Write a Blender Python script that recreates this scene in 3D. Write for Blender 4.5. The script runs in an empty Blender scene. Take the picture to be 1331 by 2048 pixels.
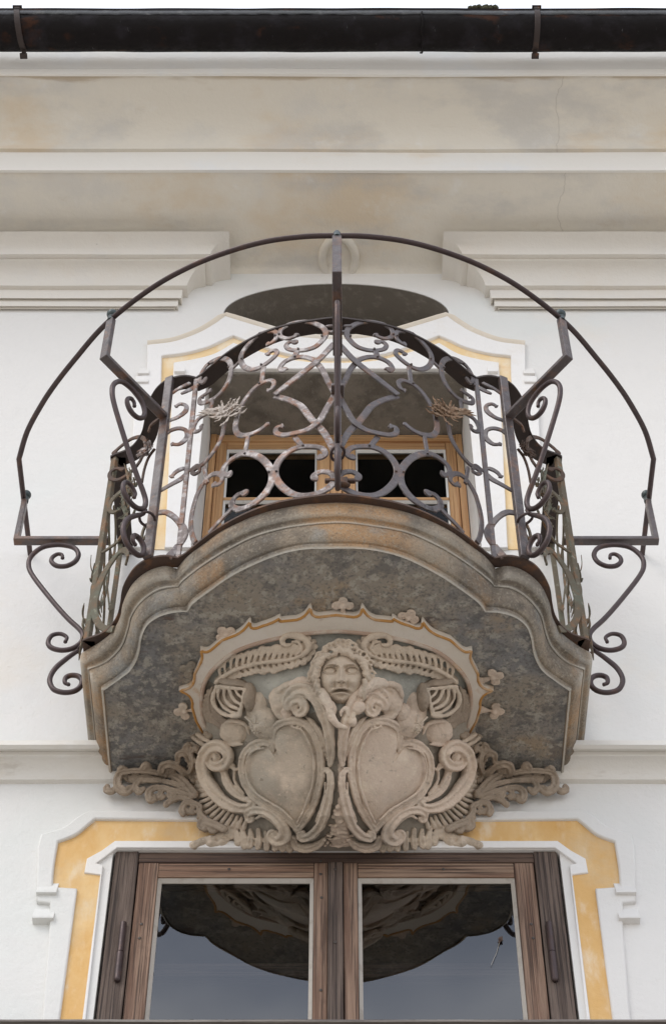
import bpy, bmesh, math, random
import numpy as np
from mathutils import Vector, Matrix, noise
from mathutils.bvhtree import BVHTree
random.seed(7)
R = math.radians
SC = bpy.context.scene
COL = SC.collection

# ------------------------------------------------------------------ camera
F, CX, CY, TH, D, EYE = 3982.0, 672.0, 1024.0, R(53.0), 3.97, 1.6
cT, sT = math.cos(TH), math.sin(TH)
CAM = Vector((0, -D, EYE))
cd = bpy.data.cameras.new('camera')
cam = bpy.data.objects.new('camera', cd); COL.objects.link(cam)
cam.location = CAM; cam.rotation_euler = (R(90) + TH, 0, 0)
cd.sensor_fit = 'VERTICAL'; cd.sensor_height = 36; cd.lens = F * 36 / 2048
cd.shift_x = -6.5 / 2048
cd.clip_start = 0.05; cd.clip_end = 2000
SC.camera = cam

# ------------------------------------------------------------------ world, sun, exposure
SUN_EL, SUN_AZ = R(42), R(-138)       # azimuth from +Y, negative to the left of the facade
w = bpy.data.worlds.new('World'); SC.world = w; w.use_nodes = True
nt = w.node_tree; nt.nodes.clear()
def N(t, **k):
    n = nt.nodes.new(t)
    for a, v in k.items(): setattr(n, a, v)
    return n
out = N('ShaderNodeOutputWorld'); bg = N('ShaderNodeBackground'); bg.inputs['Strength'].default_value = 0.12
sky = N('ShaderNodeTexSky', sky_type='NISHITA', sun_disc=False, sun_elevation=SUN_EL, sun_rotation=SUN_AZ)
tc = N('ShaderNodeTexCoord'); mp = N('ShaderNodeMapping'); mp.inputs['Scale'].default_value = (1, 1, 2.2)
n1 = N('ShaderNodeTexNoise'); n1.inputs['Scale'].default_value = 1.7; n1.inputs['Detail'].default_value = 6
r1 = N('ShaderNodeValToRGB'); r1.color_ramp.elements[0].position = 0.30; r1.color_ramp.elements[1].position = 0.52
n2 = N('ShaderNodeTexNoise'); n2.inputs['Scale'].default_value = 2.6; n2.inputs['Detail'].default_value = 5
r2 = N('ShaderNodeValToRGB')
r2.color_ramp.elements[0].position = 0.3; r2.color_ramp.elements[0].color = (5.6, 6.4, 8.2, 1)
r2.color_ramp.elements[1].position = 0.7; r2.color_ramp.elements[1].color = (12.0, 12.2, 12.6, 1)
mx = N('ShaderNodeMix', data_type='RGBA')
L = nt.links.new
L(tc.outputs['Generated'], mp.inputs['Vector']); L(mp.outputs[0], n1.inputs['Vector']); L(mp.outputs[0], n2.inputs['Vector'])
L(n1.outputs['Fac'], r1.inputs['Fac']); L(n2.outputs['Fac'], r2.inputs['Fac'])
L(r1.outputs['Color'], mx.inputs['Factor']); L(sky.outputs[0], mx.inputs['A']); L(r2.outputs['Color'], mx.inputs['B'])
L(mx.outputs['Result'], bg.inputs['Color']); L(bg.outputs[0], out.inputs[0])

sd = bpy.data.lights.new('sun', 'SUN'); sd.energy = 1.1; sd.angle = R(32); sd.color = (1.0, 0.95, 0.88)
sun = bpy.data.objects.new('sun', sd); COL.objects.link(sun)
sdir = Vector((math.sin(SUN_AZ) * math.cos(SUN_EL), math.cos(SUN_AZ) * math.cos(SUN_EL), math.sin(SUN_EL)))
sun.rotation_euler = sdir.to_track_quat('Z', 'Y').to_euler()
SC.view_settings.view_transform = 'Standard'; SC.view_settings.look = 'None'
SC.view_settings.exposure = 0.22; SC.view_settings.gamma = 1

# ------------------------------------------------------------------ helpers: sight lines to known planes
def ray(px, py):
    a, b = (px - CX) / F, (CY - py) / F
    return Vector((a, cT - b * sT, sT + b * cT))
def onY(px, py, Y=0.0):
    d = ray(px, py); t = (Y + D) / d.y
    return CAM + d * t
def onZ(px, py, z):
    d = ray(px, py); t = (z - EYE) / d.z
    return CAM + d * t
def hz(py, Y):                       # height of image row py at depth Y
    return onY(CX, py, Y).z
def onPlane(px, py, p0, n):
    d = ray(px, py); t = (p0 - CAM).dot(n) / d.dot(n)
    return CAM + d * t
def cr(pts, k=6, closed=False):      # Catmull-Rom through tuples / vectors
    pts = [Vector(p) for p in pts]; n = len(pts); o = []
    if n < 3: return pts
    rng = n if closed else n - 1
    for i in range(rng):
        if closed: p0, p1, p2, p3 = pts[i-1], pts[i], pts[(i+1) % n], pts[(i+2) % n]
        else:
            p1, p2 = pts[i], pts[i+1]
            p0 = pts[i-1] if i > 0 else p1 * 2 - p2
            p3 = pts[i+2] if i + 2 < n else p2 * 2 - p1
        for j in range(k):
            t = j / k
            o.append(0.5 * ((2*p1) + (p2-p0)*t + (2*p0-5*p1+4*p2-p3)*t*t + (3*p1-p0-3*p2+p3)*t*t*t))
    if not closed: o.append(pts[-1])
    return o
def resample(pts, n):
    L_ = [0]
    for a, b in zip(pts, pts[1:]): L_.append(L_[-1] + (b - a).length)
    o = []; j = 0
    for i in range(n):
        s = L_[-1] * i / (n - 1)
        while j < len(pts) - 2 and L_[j+1] < s: j += 1
        seg = L_[j+1] - L_[j]
        o.append(pts[j].lerp(pts[j+1], 0 if seg == 0 else min(1, max(0, (s - L_[j]) / seg))))
    return o

# ------------------------------------------------------------------ helpers: objects
def empty(name, loc, label=None, cat=None, group=None):
    o = bpy.data.objects.new(name, None); COL.objects.link(o); o.location = loc
    if label: o['label'] = label
    if cat: o['category'] = cat
    if group: o['group'] = group
    return o
def put(o, parent):
    if parent is not None:
        o.parent = parent
        m = Matrix.Identity(4); p = parent
        while p is not None:
            m = Matrix.LocRotScale(p.location, p.rotation_euler, p.scale) @ p.matrix_parent_inverse @ m if False else m
            p = p.parent
        o.matrix_parent_inverse = world_of(parent).inverted()
def world_of(o):
    m = Matrix.LocRotScale(o.location, o.rotation_euler, o.scale)
    if o.parent: return world_of(o.parent) @ o.matrix_parent_inverse @ m
    return m
def obj(name, bm, mat, parent=None, smooth=False, angle=None):
    me = bpy.data.meshes.new(name)
    if isinstance(bm, bmesh.types.BMesh):
        bmesh.ops.recalc_face_normals(bm, faces=bm.faces[:])
        bm.to_mesh(me); bm.free()
    else: me = bm; me.name = name
    o = bpy.data.objects.new(name, me); COL.objects.link(o); me.materials.clear(); me.materials.append(mat)
    if smooth:
        for p in me.polygons: p.use_smooth = True
        if angle:
            me.set_sharp_from_angle(angle=R(angle))
    put(o, parent)
    return o
def mirror_mesh(me):
    m2 = me.copy()
    m2.transform(Matrix.Scale(-1, 4, (1, 0, 0))); m2.flip_normals()
    return m2
def both(o, mat=None):               # the same part again on the other side of the centre line
    c = bpy.data.objects.new(o.name.split('.')[0], mirror_mesh(o.data)); COL.objects.link(c)
    c.parent = o.parent; c.matrix_parent_inverse = o.matrix_parent_inverse
    if mat: c.data.materials[0] = mat
    return c
def box(bm, x0, x1, y0, y1, z0, z1, bev=0):
    r = bmesh.ops.create_cube(bm, size=1)
    for v in r['verts']:
        v.co = Vector(((x0+x1)/2 + v.co.x*(x1-x0), (y0+y1)/2 + v.co.y*(y1-y0), (z0+z1)/2 + v.co.z*(z1-z0)))
    if bev:
        es = list({e for v in r['verts'] for e in v.link_edges})
        bmesh.ops.bevel(bm, geom=es, offset=bev, segments=2, affect='EDGES', profile=0.6)
def tube(bm, pts, rad, seg=10, flat=1.0, caps=True, up=None, groove=0.0):
    pts = [Vector(p) for p in pts]; n = len(pts)
    if not isinstance(rad, (list, tuple)): rad = [rad] * n
    rings = []; prev = None
    for i in range(n):
        t = (pts[min(i+1, n-1)] - pts[max(i-1, 0)])
        if t.length < 1e-9: t = Vector((0, 0, 1))
        t.normalize()
        if prev is None:
            u = up[i] if up else (Vector((0, 0, 1)) if abs(t.z) < .9 else Vector((0, 1, 0)))
        else: u = up[i] if up else prev
        u = (u - t * u.dot(t)).normalized(); prev = u
        s = t.cross(u)
        rings.append([bm.verts.new(pts[i] + (s * math.cos(a) + u * math.sin(a) * flat * (1 - groove*math.exp(-((a-math.pi/2)/.45)**2))) * rad[i])
                      for a in [2*math.pi*k/seg for k in range(seg)]])
    for a, b in zip(rings, rings[1:]):
        for k in range(seg): bm.faces.new((a[k], a[(k+1) % seg], b[(k+1) % seg], b[k]))
    if caps:
        bm.faces.new(rings[0][::-1]); bm.faces.new(rings[-1])
def ribbon(bm, pts, nrm, wid, th):
    """flat forged bar: width lies in the surface, thickness along its normal"""
    n = len(pts)
    if not isinstance(wid, (list, tuple)): wid = [wid] * n
    rings = []
    for i in range(n):
        t = (pts[min(i+1, n-1)] - pts[max(i-1, 0)]).normalized()
        m = nrm[i]; m = (m - t * m.dot(t)).normalized(); s = t.cross(m); h = wid[i] / 2; q = th / 2; c = min(.0015, q*.6)
        prof = [(-h+c, -q), (h-c, -q), (h, -q+c), (h, q-c), (h-c, q), (-h+c, q), (-h, q-c), (-h, -q+c)]
        rings.append([bm.verts.new(pts[i] + s * a + m * b) for a, b in prof])
    for a, b in zip(rings, rings[1:]):
        for k in range(8): bm.faces.new((a[k], a[(k+1) % 8], b[(k+1) % 8], b[k]))
    bm.faces.new(rings[0][::-1]); bm.faces.new(rings[-1])
def ell(bm, c, ax, sub=2):
    """ellipsoid: ax = three vectors, its half axes"""
    r = bmesh.ops.create_icosphere(bm, subdivisions=sub, radius=1)
    for v in r['verts']: v.co = c + ax[0]*v.co.x + ax[1]*v.co.y + ax[2]*v.co.z
def ball(bm, c, r, sub=2): ell(bm, c, (Vector((r,0,0)), Vector((0,r,0)), Vector((0,0,r))), sub)
def fill2d(loops, thick, bevel=0.0):
    """closed outlines with holes -> solid mesh in local uv, w = thickness centred on 0"""
    cu = bpy.data.curves.new('outline', 'CURVE'); cu.dimensions = '2D'; cu.fill_mode = 'BOTH'
    cu.extrude = max(thick/2 - bevel, 0.0001); cu.bevel_depth = bevel; cu.bevel_resolution = 1
    for lp in loops:
        s = cu.splines.new('POLY'); s.points.add(len(lp) - 1)
        for p, q in zip(s.points, lp): p.co = (q[0], q[1], 0, 1)
        s.use_cyclic_u = True
    o = bpy.data.objects.new('outline', cu); COL.objects.link(o)
    dg = bpy.context.evaluated_depsgraph_get(); dg.update()
    me = bpy.data.meshes.new_from_object(o.evaluated_get(dg))
    bpy.data.objects.remove(o); bpy.data.curves.remove(cu)
    return me
XZ = Matrix(((1,0,0,0),(0,0,-1,0),(0,1,0,0),(0,0,0,1)))
def plate(name, loops, yfront, thick, mat, parent, bevel=0.0):
    me = fill2d(loops, thick, bevel)
    me.transform(Matrix.Translation((0, yfront + thick/2, 0)) @ XZ)
    return obj(name, me, mat, parent)
def sculpt(name, bm, mat, parent, voxel=.0028, smooth=2):
    """fuse overlapping lumps into one carved-looking surface"""
    me = bpy.data.meshes.new(name); bmesh.ops.recalc_face_normals(bm, faces=bm.faces[:]); bm.to_mesh(me); bm.free()
    o = bpy.data.objects.new(name, me); COL.objects.link(o)
    m = o.modifiers.new('r', 'REMESH'); m.mode = 'VOXEL'; m.voxel_size = voxel
    s = o.modifiers.new('s', 'SMOOTH'); s.factor = .5; s.iterations = smooth
    dg = bpy.context.evaluated_depsgraph_get(); dg.update()
    m2 = bpy.data.meshes.new_from_object(o.evaluated_get(dg)); bpy.data.objects.remove(o)
    n = len(m2.vertices); co = np.empty(n*3); no = np.empty(n*3); m2.vertices.foreach_get('co', co); m2.vertices.foreach_get('normal', no)
    co = co.reshape(-1, 3); no = no.reshape(-1, 3); d = np.empty(n)
    for i in range(n):
        v = Vector(co[i]); a = noise.noise(v*34); b = noise.noise(v*110 + Vector((9,2,4)))
        d[i] = .0026*a + .0013*b - (.004*(b-.42) if b > .42 else 0)
    m2.vertices.foreach_set('co', (co + no*d[:, None]).ravel())
    return obj(name, m2, mat, parent, smooth=True)

# ------------------------------------------------------------------ materials
def M(name, base, rough=.85, layers=(), bumps=(), metal=0.0, spec=.5, rrange=None, extra=None):
    """layers: (colour, noise scale, lo, hi, strength, stretch xyz, detail)   bumps: (scale, distance, stretch)"""
    m = bpy.data.materials.new(name); m.use_nodes = True
    t = m.node_tree; b = t.nodes['Principled BSDF']; l = t.links.new
    b.inputs['Roughness'].default_value = rough; b.inputs['Metallic'].default_value = metal
    b.inputs['Specular IOR Level'].default_value = spec
    g = t.nodes.new('ShaderNodeNewGeometry')
    def nz(scale, st, det, seed=0):
        mp = t.nodes.new('ShaderNodeMapping'); mp.inputs['Scale'].default_value = st; mp.inputs['Location'].default_value = (seed*3.1, seed*1.7, seed*2.3)
        l(g.outputs['Position'], mp.inputs['Vector'])
        n = t.nodes.new('ShaderNodeTexNoise'); n.inputs['Scale'].default_value = scale; n.inputs['Detail'].default_value = det
        n.inputs['Roughness'].default_value = .62
        l(mp.outputs[0], n.inputs['Vector']); return n.outputs['Fac']
    cur = None
    for i, ly in enumerate(layers):
        c, sc, lo, hi, stg = ly[:5]; st = ly[5] if len(ly) > 5 else (1,1,1); det = ly[6] if len(ly) > 6 else 6
        mr = t.nodes.new('ShaderNodeMapRange'); mr.interpolation_type = 'SMOOTHSTEP'
        mr.inputs['From Min'].default_value = lo; mr.inputs['From Max'].default_value = hi; mr.inputs['To Max'].default_value = stg
        l(nz(sc, st, det, i + 1), mr.inputs['Value'])
        mx = t.nodes.new('ShaderNodeMix'); mx.data_type = 'RGBA'
        l(mr.outputs[0], mx.inputs['Factor'])
        if cur is None: mx.inputs['A'].default_value = (*base, 1)
        else: l(cur, mx.inputs['A'])
        mx.inputs['B'].default_value = (*c, 1); cur = mx.outputs['Result']
    if extra: cur = extra(t, l, g, cur, base)
    if cur is None: b.inputs['Base Color'].default_value = (*base, 1)
    else: l(cur, b.inputs['Base Color'])
    nrm = None
    for i, bp in enumerate(bumps):
        sc, dist = bp[:2]; st = bp[2] if len(bp) > 2 else (1,1,1)
        bu = t.nodes.new('ShaderNodeBump'); bu.inputs['Distance'].default_value = dist; bu.inputs['Strength'].default_value = 1
        l(nz(sc, st, 5, i + 11), bu.inputs['Height'])
        if nrm: l(nrm, bu.inputs['Normal'])
        nrm = bu.outputs[0]
    if nrm: l(nrm, b.inputs['Normal'])
    if rrange:
        mr = t.nodes.new('ShaderNodeMapRange'); mr.inputs['From Min'].default_value = .35; mr.inputs['From Max'].default_value = .65
        mr.inputs['To Min'].default_value, mr.inputs['To Max'].default_value = rrange
        l(nz(rrange[2] if len(rrange) > 2 else 40, (1,1,1), 4, 21), mr.inputs['Value']) if False else l(nz(45, (1,1,1), 4, 21), mr.inputs['Value'])
        l(mr.outputs[0], b.inputs['Roughness'])
    return m
def math_(t, l, op, a, b=None):
    n = t.nodes.new('ShaderNodeMath'); n.operation = op
    for i, v in enumerate((a, b)):
        if v is None: continue
        if isinstance(v, (int, float)): n.inputs[i].default_value = v
        else: l(v, n.inputs[i])
    return n.outputs[0]
def crack_extra(x0, col=(.30,.26,.21), z0=7.9, z1=9.3, wid=.0022):
    def f(t, l, g, cur, base):
        sp = t.nodes.new('ShaderNodeSeparateXYZ'); l(g.outputs['Position'], sp.inputs[0])
        ns = t.nodes.new('ShaderNodeTexNoise'); ns.noise_dimensions = '1D'; ns.inputs['Scale'].default_value = 6; ns.inputs['Detail'].default_value = 6
        l(math_(t, l, 'ADD', sp.outputs['Z'], sp.outputs['Y']), ns.inputs['W'])
        wob = math_(t, l, 'MULTIPLY', ns.outputs['Fac'], .09)
        d = math_(t, l, 'ABSOLUTE', math_(t, l, 'SUBTRACT', math_(t, l, 'ADD', sp.outputs['X'], wob), x0 + .045))
        fac = math_(t, l, 'LESS_THAN', d, wid)
        fac = math_(t, l, 'MULTIPLY', fac, .24)
        mx = t.nodes.new('ShaderNodeMix'); mx.data_type = 'RGBA'; l(fac, mx.inputs['Factor']); l(cur, mx.inputs['A']); mx.inputs['B'].default_value = (*col, 1)
        return mx.outputs['Result']
    return f
def cove_extra(t, l, g, cur, base):
    cur = crack_extra(.87)(t, l, g, cur, base)
    # rusty water marks that creep in from the drip edge of the eaves
    sp = t.nodes.new('ShaderNodeSeparateXYZ'); l(g.outputs['Position'], sp.inputs[0])
    mp = t.nodes.new('ShaderNodeMapping'); mp.inputs['Scale'].default_value = (1.6, 7, 3); l(g.outputs['Position'], mp.inputs['Vector'])
    n = t.nodes.new('ShaderNodeTexNoise'); n.inputs['Scale'].default_value = 2.2; n.inputs['Detail'].default_value = 9; l(mp.outputs[0], n.inputs['Vector'])
    e = math_(t, l, 'MULTIPLY', math_(t, l, 'ADD', sp.outputs['Y'], .655), 9)
    v = math_(t, l, 'SUBTRACT', math_(t, l, 'SUBTRACT', n.outputs['Fac'], e), .46)
    mr = t.nodes.new('ShaderNodeMapRange'); mr.interpolation_type = 'SMOOTHSTEP'; mr.inputs['From Max'].default_value = .2; mr.inputs['To Max'].default_value = .6; l(v, mr.inputs['Value'])
    mx = t.nodes.new('ShaderNodeMix'); mx.data_type = 'RGBA'; l(mr.outputs[0], mx.inputs['Factor']); l(cur, mx.inputs['A']); mx.inputs['B'].default_value = (.40,.29,.17,1)
    return mx.outputs['Result']
def plaster_bump(k=1): return ((7, .006*k), (60, .0016*k), (240, .0007*k))
WALL = M('lime_plaster', (.755,.735,.705), .92, [((.69,.72,.69), 1.3, .45, .68, .5), ((.76,.69,.60), 2.0, .54, .75, .5), ((.66,.645,.62), 7, .55, .78, .4, (1,1,.6)), ((.60,.54,.46), 30, .66, .76, .3), ((.25,.22,.18), 42, .745, .76, .7)], plaster_bump(.9))
CORN = M('cornice_plaster', (.74,.69,.60), .92, [((.68,.55,.39), 1.5, .48, .66, .75, (.8,1,2.2), 9), ((.54,.52,.49), 2.3, .50, .66, .6, (.8,1.5,1), 9), ((.62,.60,.57), 2.6, .5, .7, .5), ((.55,.45,.33), 9, .62, .78, .35, (.5,1,3)), ((.8,.79,.77), 5, .58, .74, .5), ((.2,.17,.14), 38, .745, .76, .7)], plaster_bump(1.0), extra=cove_extra)
CORN2 = M('cornice_white_plaster', (.80,.765,.705), .92, [((.72,.60,.44), 3.5, .56, .76, .5, (.5,1,1)), ((.74,.77,.80), 2.2, .5, .7, .4), ((.45,.34,.22), 7, .70, .82, .5, (.6,1,4))], plaster_bump(.8))
STRING = M('string_course_plaster', (.76,.73,.675), .92, [((.64,.53,.38), 3, .46, .66, .75, (.6,1,1.8), 9), ((.45,.39,.32), 10, .58, .74, .5, (.6,1,2), 9), ((.80,.79,.76), 5, .54, .68, .6)], plaster_bump(.9))
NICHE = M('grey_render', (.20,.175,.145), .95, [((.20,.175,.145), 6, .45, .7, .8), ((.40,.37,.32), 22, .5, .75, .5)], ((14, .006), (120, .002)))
LINTEL = M('rough_lintel', (.24,.215,.18), .95, [((.13,.115,.095), 11, .42, .66, .85), ((.38,.35,.30), 38, .55, .75, .55)], ((20, .006), (150, .003)))
OCHRE = M('ochre_wash', (.72,.44,.17), .9, [((.80,.58,.30), 5, .38, .66, .9, (1,1,.5), 10), ((.66,.37,.11), 9, .44, .70, .7, (1,1,.5), 9), ((.84,.76,.62), 12, .48, .76, .6, (1.6,1,.6), 10), ((.62,.50,.34), 4, .52, .74, .5)], plaster_bump(.9))
OCHREP = M('pale_ochre_wash', (.80,.59,.32), .9, [((.84,.74,.58), 7, .44, .66, .85, (1,1,.4)), ((.76,.48,.2), 9, .56, .74, .6)], plaster_bump(.9))
FILLET = M('white_fillet', (.82,.80,.775), .92, [((.77,.71,.62), 6, .5, .74, .45), ((.66,.62,.55), 30, .62, .8, .3)], plaster_bump(1.0))
ST_L = (.46,.39,.315)
def stucco(name, base, k=1):
    dk = tuple(c*.60 for c in base); lt = tuple(min(.85, c*1.32) for c in base)
    return M(name, base, .93, [(dk, 9, .48, .70, .7, (1,1,1), 10), (lt, 14, .50, .70, .65, (1,1,1), 10), ((base[0]*.72, base[1]*.80, base[2]*.85), 4, .5, .66, .6, (1,1,1), 8), (tuple(c*.42 for c in base), 55, .60, .72, .6, (1,1,1), 5), (lt, 120, .56, .70, .5)], ((24, .003*k), (90, .0022*k), (300, .0012*k)))
STUC = stucco('weathered_stucco', (.60,.495,.385))
STUCP = stucco('pinkish_stucco', (.69,.555,.44))
STUCD = stucco('dark_stucco', (.36,.285,.215))
STUCB = stucco('shade_toned_stucco_ground', (.34,.30,.245))  # darker ground, shade of the gaps in the relief put into its colour
STUCF = stucco('faded_stucco', (.33,.28,.22))
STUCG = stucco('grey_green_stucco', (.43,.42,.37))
CROWN = M('painted_crown', (.74,.66,.56), .9, [((.80,.74,.66), 8, .45, .65, .6), ((.55,.33,.14), 10, .60, .74, .75), ((.40,.26,.18), 22, .62, .76, .4)], ((24, .002), (150, .0008)))
LIPM = M('pink_brown_lip', (.46,.33,.25), .9, [((.62,.54,.45), 14, .45, .65, .8), ((.55,.30,.12), 9, .56, .70, .8)], ((60, .0015),))
OCHL = M('ochre_line', (.50,.25,.07), .9, [((.58,.42,.28), 18, .45, .65, .8)], ((60, .0015),))
def slab_extra(t, l, g, cur, base):
    # worn arrises have lost their crust and show pale stone
    r = t.nodes.new('ShaderNodeMapRange'); r.interpolation_type = 'SMOOTHSTEP'
    r.inputs['From Min'].default_value = .505; r.inputs['From Max'].default_value = .58; r.inputs['To Max'].default_value = .7
    l(g.outputs['Pointiness'], r.inputs['Value'])
    mx = t.nodes.new('ShaderNodeMix'); mx.data_type = 'RGBA'; l(r.outputs[0], mx.inputs['Factor']); l(cur, mx.inputs['A']); mx.inputs['B'].default_value = (.62,.58,.50,1)
    return mx.outputs['Result']
EDGE = M('moulded_stone', (.32,.255,.185), .93, [((.15,.125,.10), 2.2, .46, .60, .8, (1,1,1), 10), ((.13,.108,.085), 4, .42, .58, .85, (1,1,1), 9), ((.46,.27,.13), 3.2, .50, .68, .8), ((.30,.31,.30), 9, .50, .70, .6, (1,1,1), 9), ((.075,.065,.055), 14, .56, .74, .7, (1,1,1), 9), ((.40,.35,.27), 120, .50, .70, .6, (1,1,1), 4), ((.10,.09,.075), 190, .52, .68, .55)], ((22, .006), (110, .004), (380, .002)), extra=slab_extra)
SOFF = M('soffit_stone', (.355,.31,.25), .93, [((.235,.24,.245), 2.6, .42, .58, .85, (1,1,1), 14), ((.47,.34,.21), 4.5, .54, .66, .6, (1,1,1), 12), ((.13,.08,.06), 2.9, .60, .645, .85, (.6,1.8,1), 14), ((.15,.145,.14), 14, .50, .60, .65, (1,1,1), 12), ((.52,.48,.41), 36, .50, .62, .65, (1,1,1), 8), ((.12,.115,.11), 110, .50, .64, .6)], ((20, .006), (110, .005), (380, .002)))
IRON = M('forged_iron', (.075,.055,.052), .45, [((.17,.08,.04), 16, .50, .68, .75), ((.11,.095,.095), 38, .5, .7, .6), ((.30,.14,.05), 60, .60, .70, .6), ((.03,.025,.025), 26, .55, .72, .8)], ((60, .0018), (220, .001)), metal=.15, spec=.9, rrange=(.30,.55))
IRONW = M('sky_lit_iron', (.19,.155,.145), .5, [((.50,.46,.44), 36, .47, .64, .75), ((.22,.10,.05), 30, .48, .62, .85), ((.075,.055,.05), 12, .50, .66, .85)], ((60, .0015), (220, .001)), metal=.25, rrange=(.32,.6))  # left-side copy of the iron, pale sky sheen put into its colour
RUST = M('rusty_iron', (.095,.058,.042), .7, [((.20,.095,.045), 24, .5, .68, .75), ((.055,.04,.035), 12, .45, .65, .8)], ((60, .002),), metal=.3)
GREENI = M('lichened_iron', (.13,.105,.07), .75, [((.13,.15,.11), 14, .48, .66, .7), ((.22,.12,.06), 24, .50, .64, .85), ((.30,.29,.22), 50, .56, .7, .6)], ((60, .002),), metal=.15)
RODM = M('smooth_iron_rod', (.075,.052,.05), .45, [((.15,.075,.045), 14, .56, .72, .6), ((.05,.04,.042), 30, .5, .7, .6)], ((120, .0006),), metal=.5, rrange=(.34,.52))
DARKU = M('dark_flat_iron', (.045,.032,.028), .65, [((.16,.07,.035), 12, .58, .72, .8)], ((60, .0015),), metal=.3)
BALLM = M('painted_ball', (.05,.065,.065), .4, [((.10,.10,.09), 40, .5, .7, .5)], metal=.3)
def wood(name, a, b, c, horiz, sc=1.0, rough=.8):
    st = (1.5, 40, 95) if horiz else (95, 40, 1.5)
    s2 = (1.0, 12, 22) if horiz else (22, 12, 1.0)
    s3 = (1.2, 30, 220) if horiz else (220, 30, 1.2)
    return M(name, a, rough, [(b, 2.4*sc, .42, .60, .9, s2, 6), (c, 1.6*sc, .50, .60, .85, st, 5), (tuple(min(1, x*1.5) for x in b), 1.3*sc, .54, .66, .55, s3, 4), (tuple(x*.45 for x in a), 5, .60, .74, .5, (1,1,1), 8)], ((1.8*sc, .006, st), (1.2*sc, .003, s3)))
OW = dict(a=(.185,.105,.07), b=(.31,.205,.145), c=(.07,.04,.028))
OLDV = wood('old_wood_upright', OW['a'], OW['b'], OW['c'], False)
OLDH = wood('old_wood_rail', (.24,.14,.092), (.36,.245,.17), (.065,.038,.028), True)
OLDD = wood('dark_old_wood', (.095,.066,.052), (.17,.125,.10), (.035,.024,.02), False)
OLDDH = wood('dark_old_rail', (.085,.052,.04), (.14,.09,.065), (.04,.025,.02), True)
NEWV = wood('pine_upright', (.47,.26,.115), (.55,.33,.16), (.36,.18,.075), False, .6, .6)
NEWH = wood('pine_rail', (.49,.275,.12), (.56,.34,.17), (.38,.19,.08), True, .6, .6)
PUTTY = M('old_putty', (.46,.42,.37), .8, [((.32,.27,.22), 30, .5, .7, .6)], ((80, .001),))
PUTTYW = M('white_putty', (.72,.70,.66), .8, [((.5,.45,.4), 40, .55, .75, .5)])
GREYW = wood('silver_weathered_wood', (.24,.21,.19), (.32,.29,.26), (.13,.11,.10), True)
GUT = M('blackened_copper', (.012,.010,.010), .5, [((.06,.024,.012), 5, .56, .68, .7, (1,1,2.5)), ((.025,.022,.026), 9, .5, .7, .7), ((.10,.10,.10), 34, .66, .74, .6, (3,1,.6))], ((16, .004), (90, .0015)), spec=.08, rrange=(.45,.7))
LEADM = M('grey_roof_edge', (.075,.078,.085), .75, [((.07,.075,.075), 8, .45, .65, .8), ((.17,.17,.17), 26, .55, .72, .6)], ((22, .006), (110, .002)))
MOSS = M('dry_moss', (.09,.085,.05), .95, [((.05,.05,.03), 30, .45, .65, .8)], ((60, .008),))
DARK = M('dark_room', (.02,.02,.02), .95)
STEEL = M('dark_screw', (.10,.085,.075), .5, metal=.6)
GROUND = M('pale_gravel', (.60,.55,.48), .95, [((.36,.33,.29), 3, .45, .65, .7), ((.52,.49,.45), 30, .5, .7, .5)], ((40, .01),))
TILE = M('roof_tiles', (.20,.12,.09), .9, [((.12,.09,.07), 4, .45, .65, .7)], ((10, .02),))
def glass(name, k=1.0):
    m = bpy.data.materials.new(name); m.use_nodes = True; t = m.node_tree; t.nodes.clear(); l = t.links.new
    o = t.nodes.new('ShaderNodeOutputMaterial'); mx = t.nodes.new('ShaderNodeMixShader')
    tr = t.nodes.new('ShaderNodeBsdfTransparent'); tr.inputs['Color'].default_value = (.82,.85,.84,1)
    gl = t.nodes.new('ShaderNodeBsdfGlossy'); gl.inputs['Roughness'].default_value = .0
    fr = t.nodes.new('ShaderNodeFresnel'); fr.inputs['IOR'].default_value = k
    n = t.nodes.new('ShaderNodeTexNoise'); n.inputs['Scale'].default_value = 3; n.inputs['Detail'].default_value = 0; bu = t.nodes.new('ShaderNodeBump'); bu.inputs['Distance'].default_value = .0006
    g = t.nodes.new('ShaderNodeNewGeometry'); 
    l(fr.outputs[0], mx.inputs[0]); l(tr.outputs[0], mx.inputs[1]); l(gl.outputs[0], mx.inputs[2]); l(mx.outputs[0], o.inputs[0])
    return m
GLASS = glass('old_window_glass', 2.3)
GLASSU = glass('clear_window_glass', 1.3)

# ------------------------------------------------------------------ ground
bm = bmesh.new(); s = 400
vs = [bm.verts.new(p) for p in ((-s,-s,0),(s,-s,0),(s,s,0),(-s,s,0))]; bm.faces.new(vs)
gr = obj('ground', bm, GROUND); gr['kind'] = 'structure'
bm = bmesh.new(); vs = [bm.verts.new(p) for p in ((-40,-2.7,.006),(40,-2.7,.006),(40,-.001,.006),(-40,-.001,.006))]; bm.faces.new(vs)
gp = obj('bounce_blocker', bm, M('dark_blocker', (.07,.068,.065), .9, [((.11,.105,.10), 9, .45, .65, .7)], ((12,.01),))); gp['kind'] = 'structure'  # unseen dark strip, added to cut the bounce light from below

# ================================================================== THE HOUSE
house = empty('old_house', (0, 0, 0), 'white plastered house facade with deep cornice, ochre window surrounds and two windows', 'house')
WX = 5.5
def mir(pts):            # left half outline (from bottom to centre) -> closed symmetric loop
    return pts + [(-x, z) for x, z in reversed(pts)]
def W(pts, Y=0.0):
    o = []
    for p in pts:
        q = onY(p[0], p[1], Y); o.append((q.x, q.z))
    return o
def circ_sm(pts, k=5): return [(p.x, p.y) for p in cr([(x, z, 0) for x, z in pts], k)]

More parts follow.
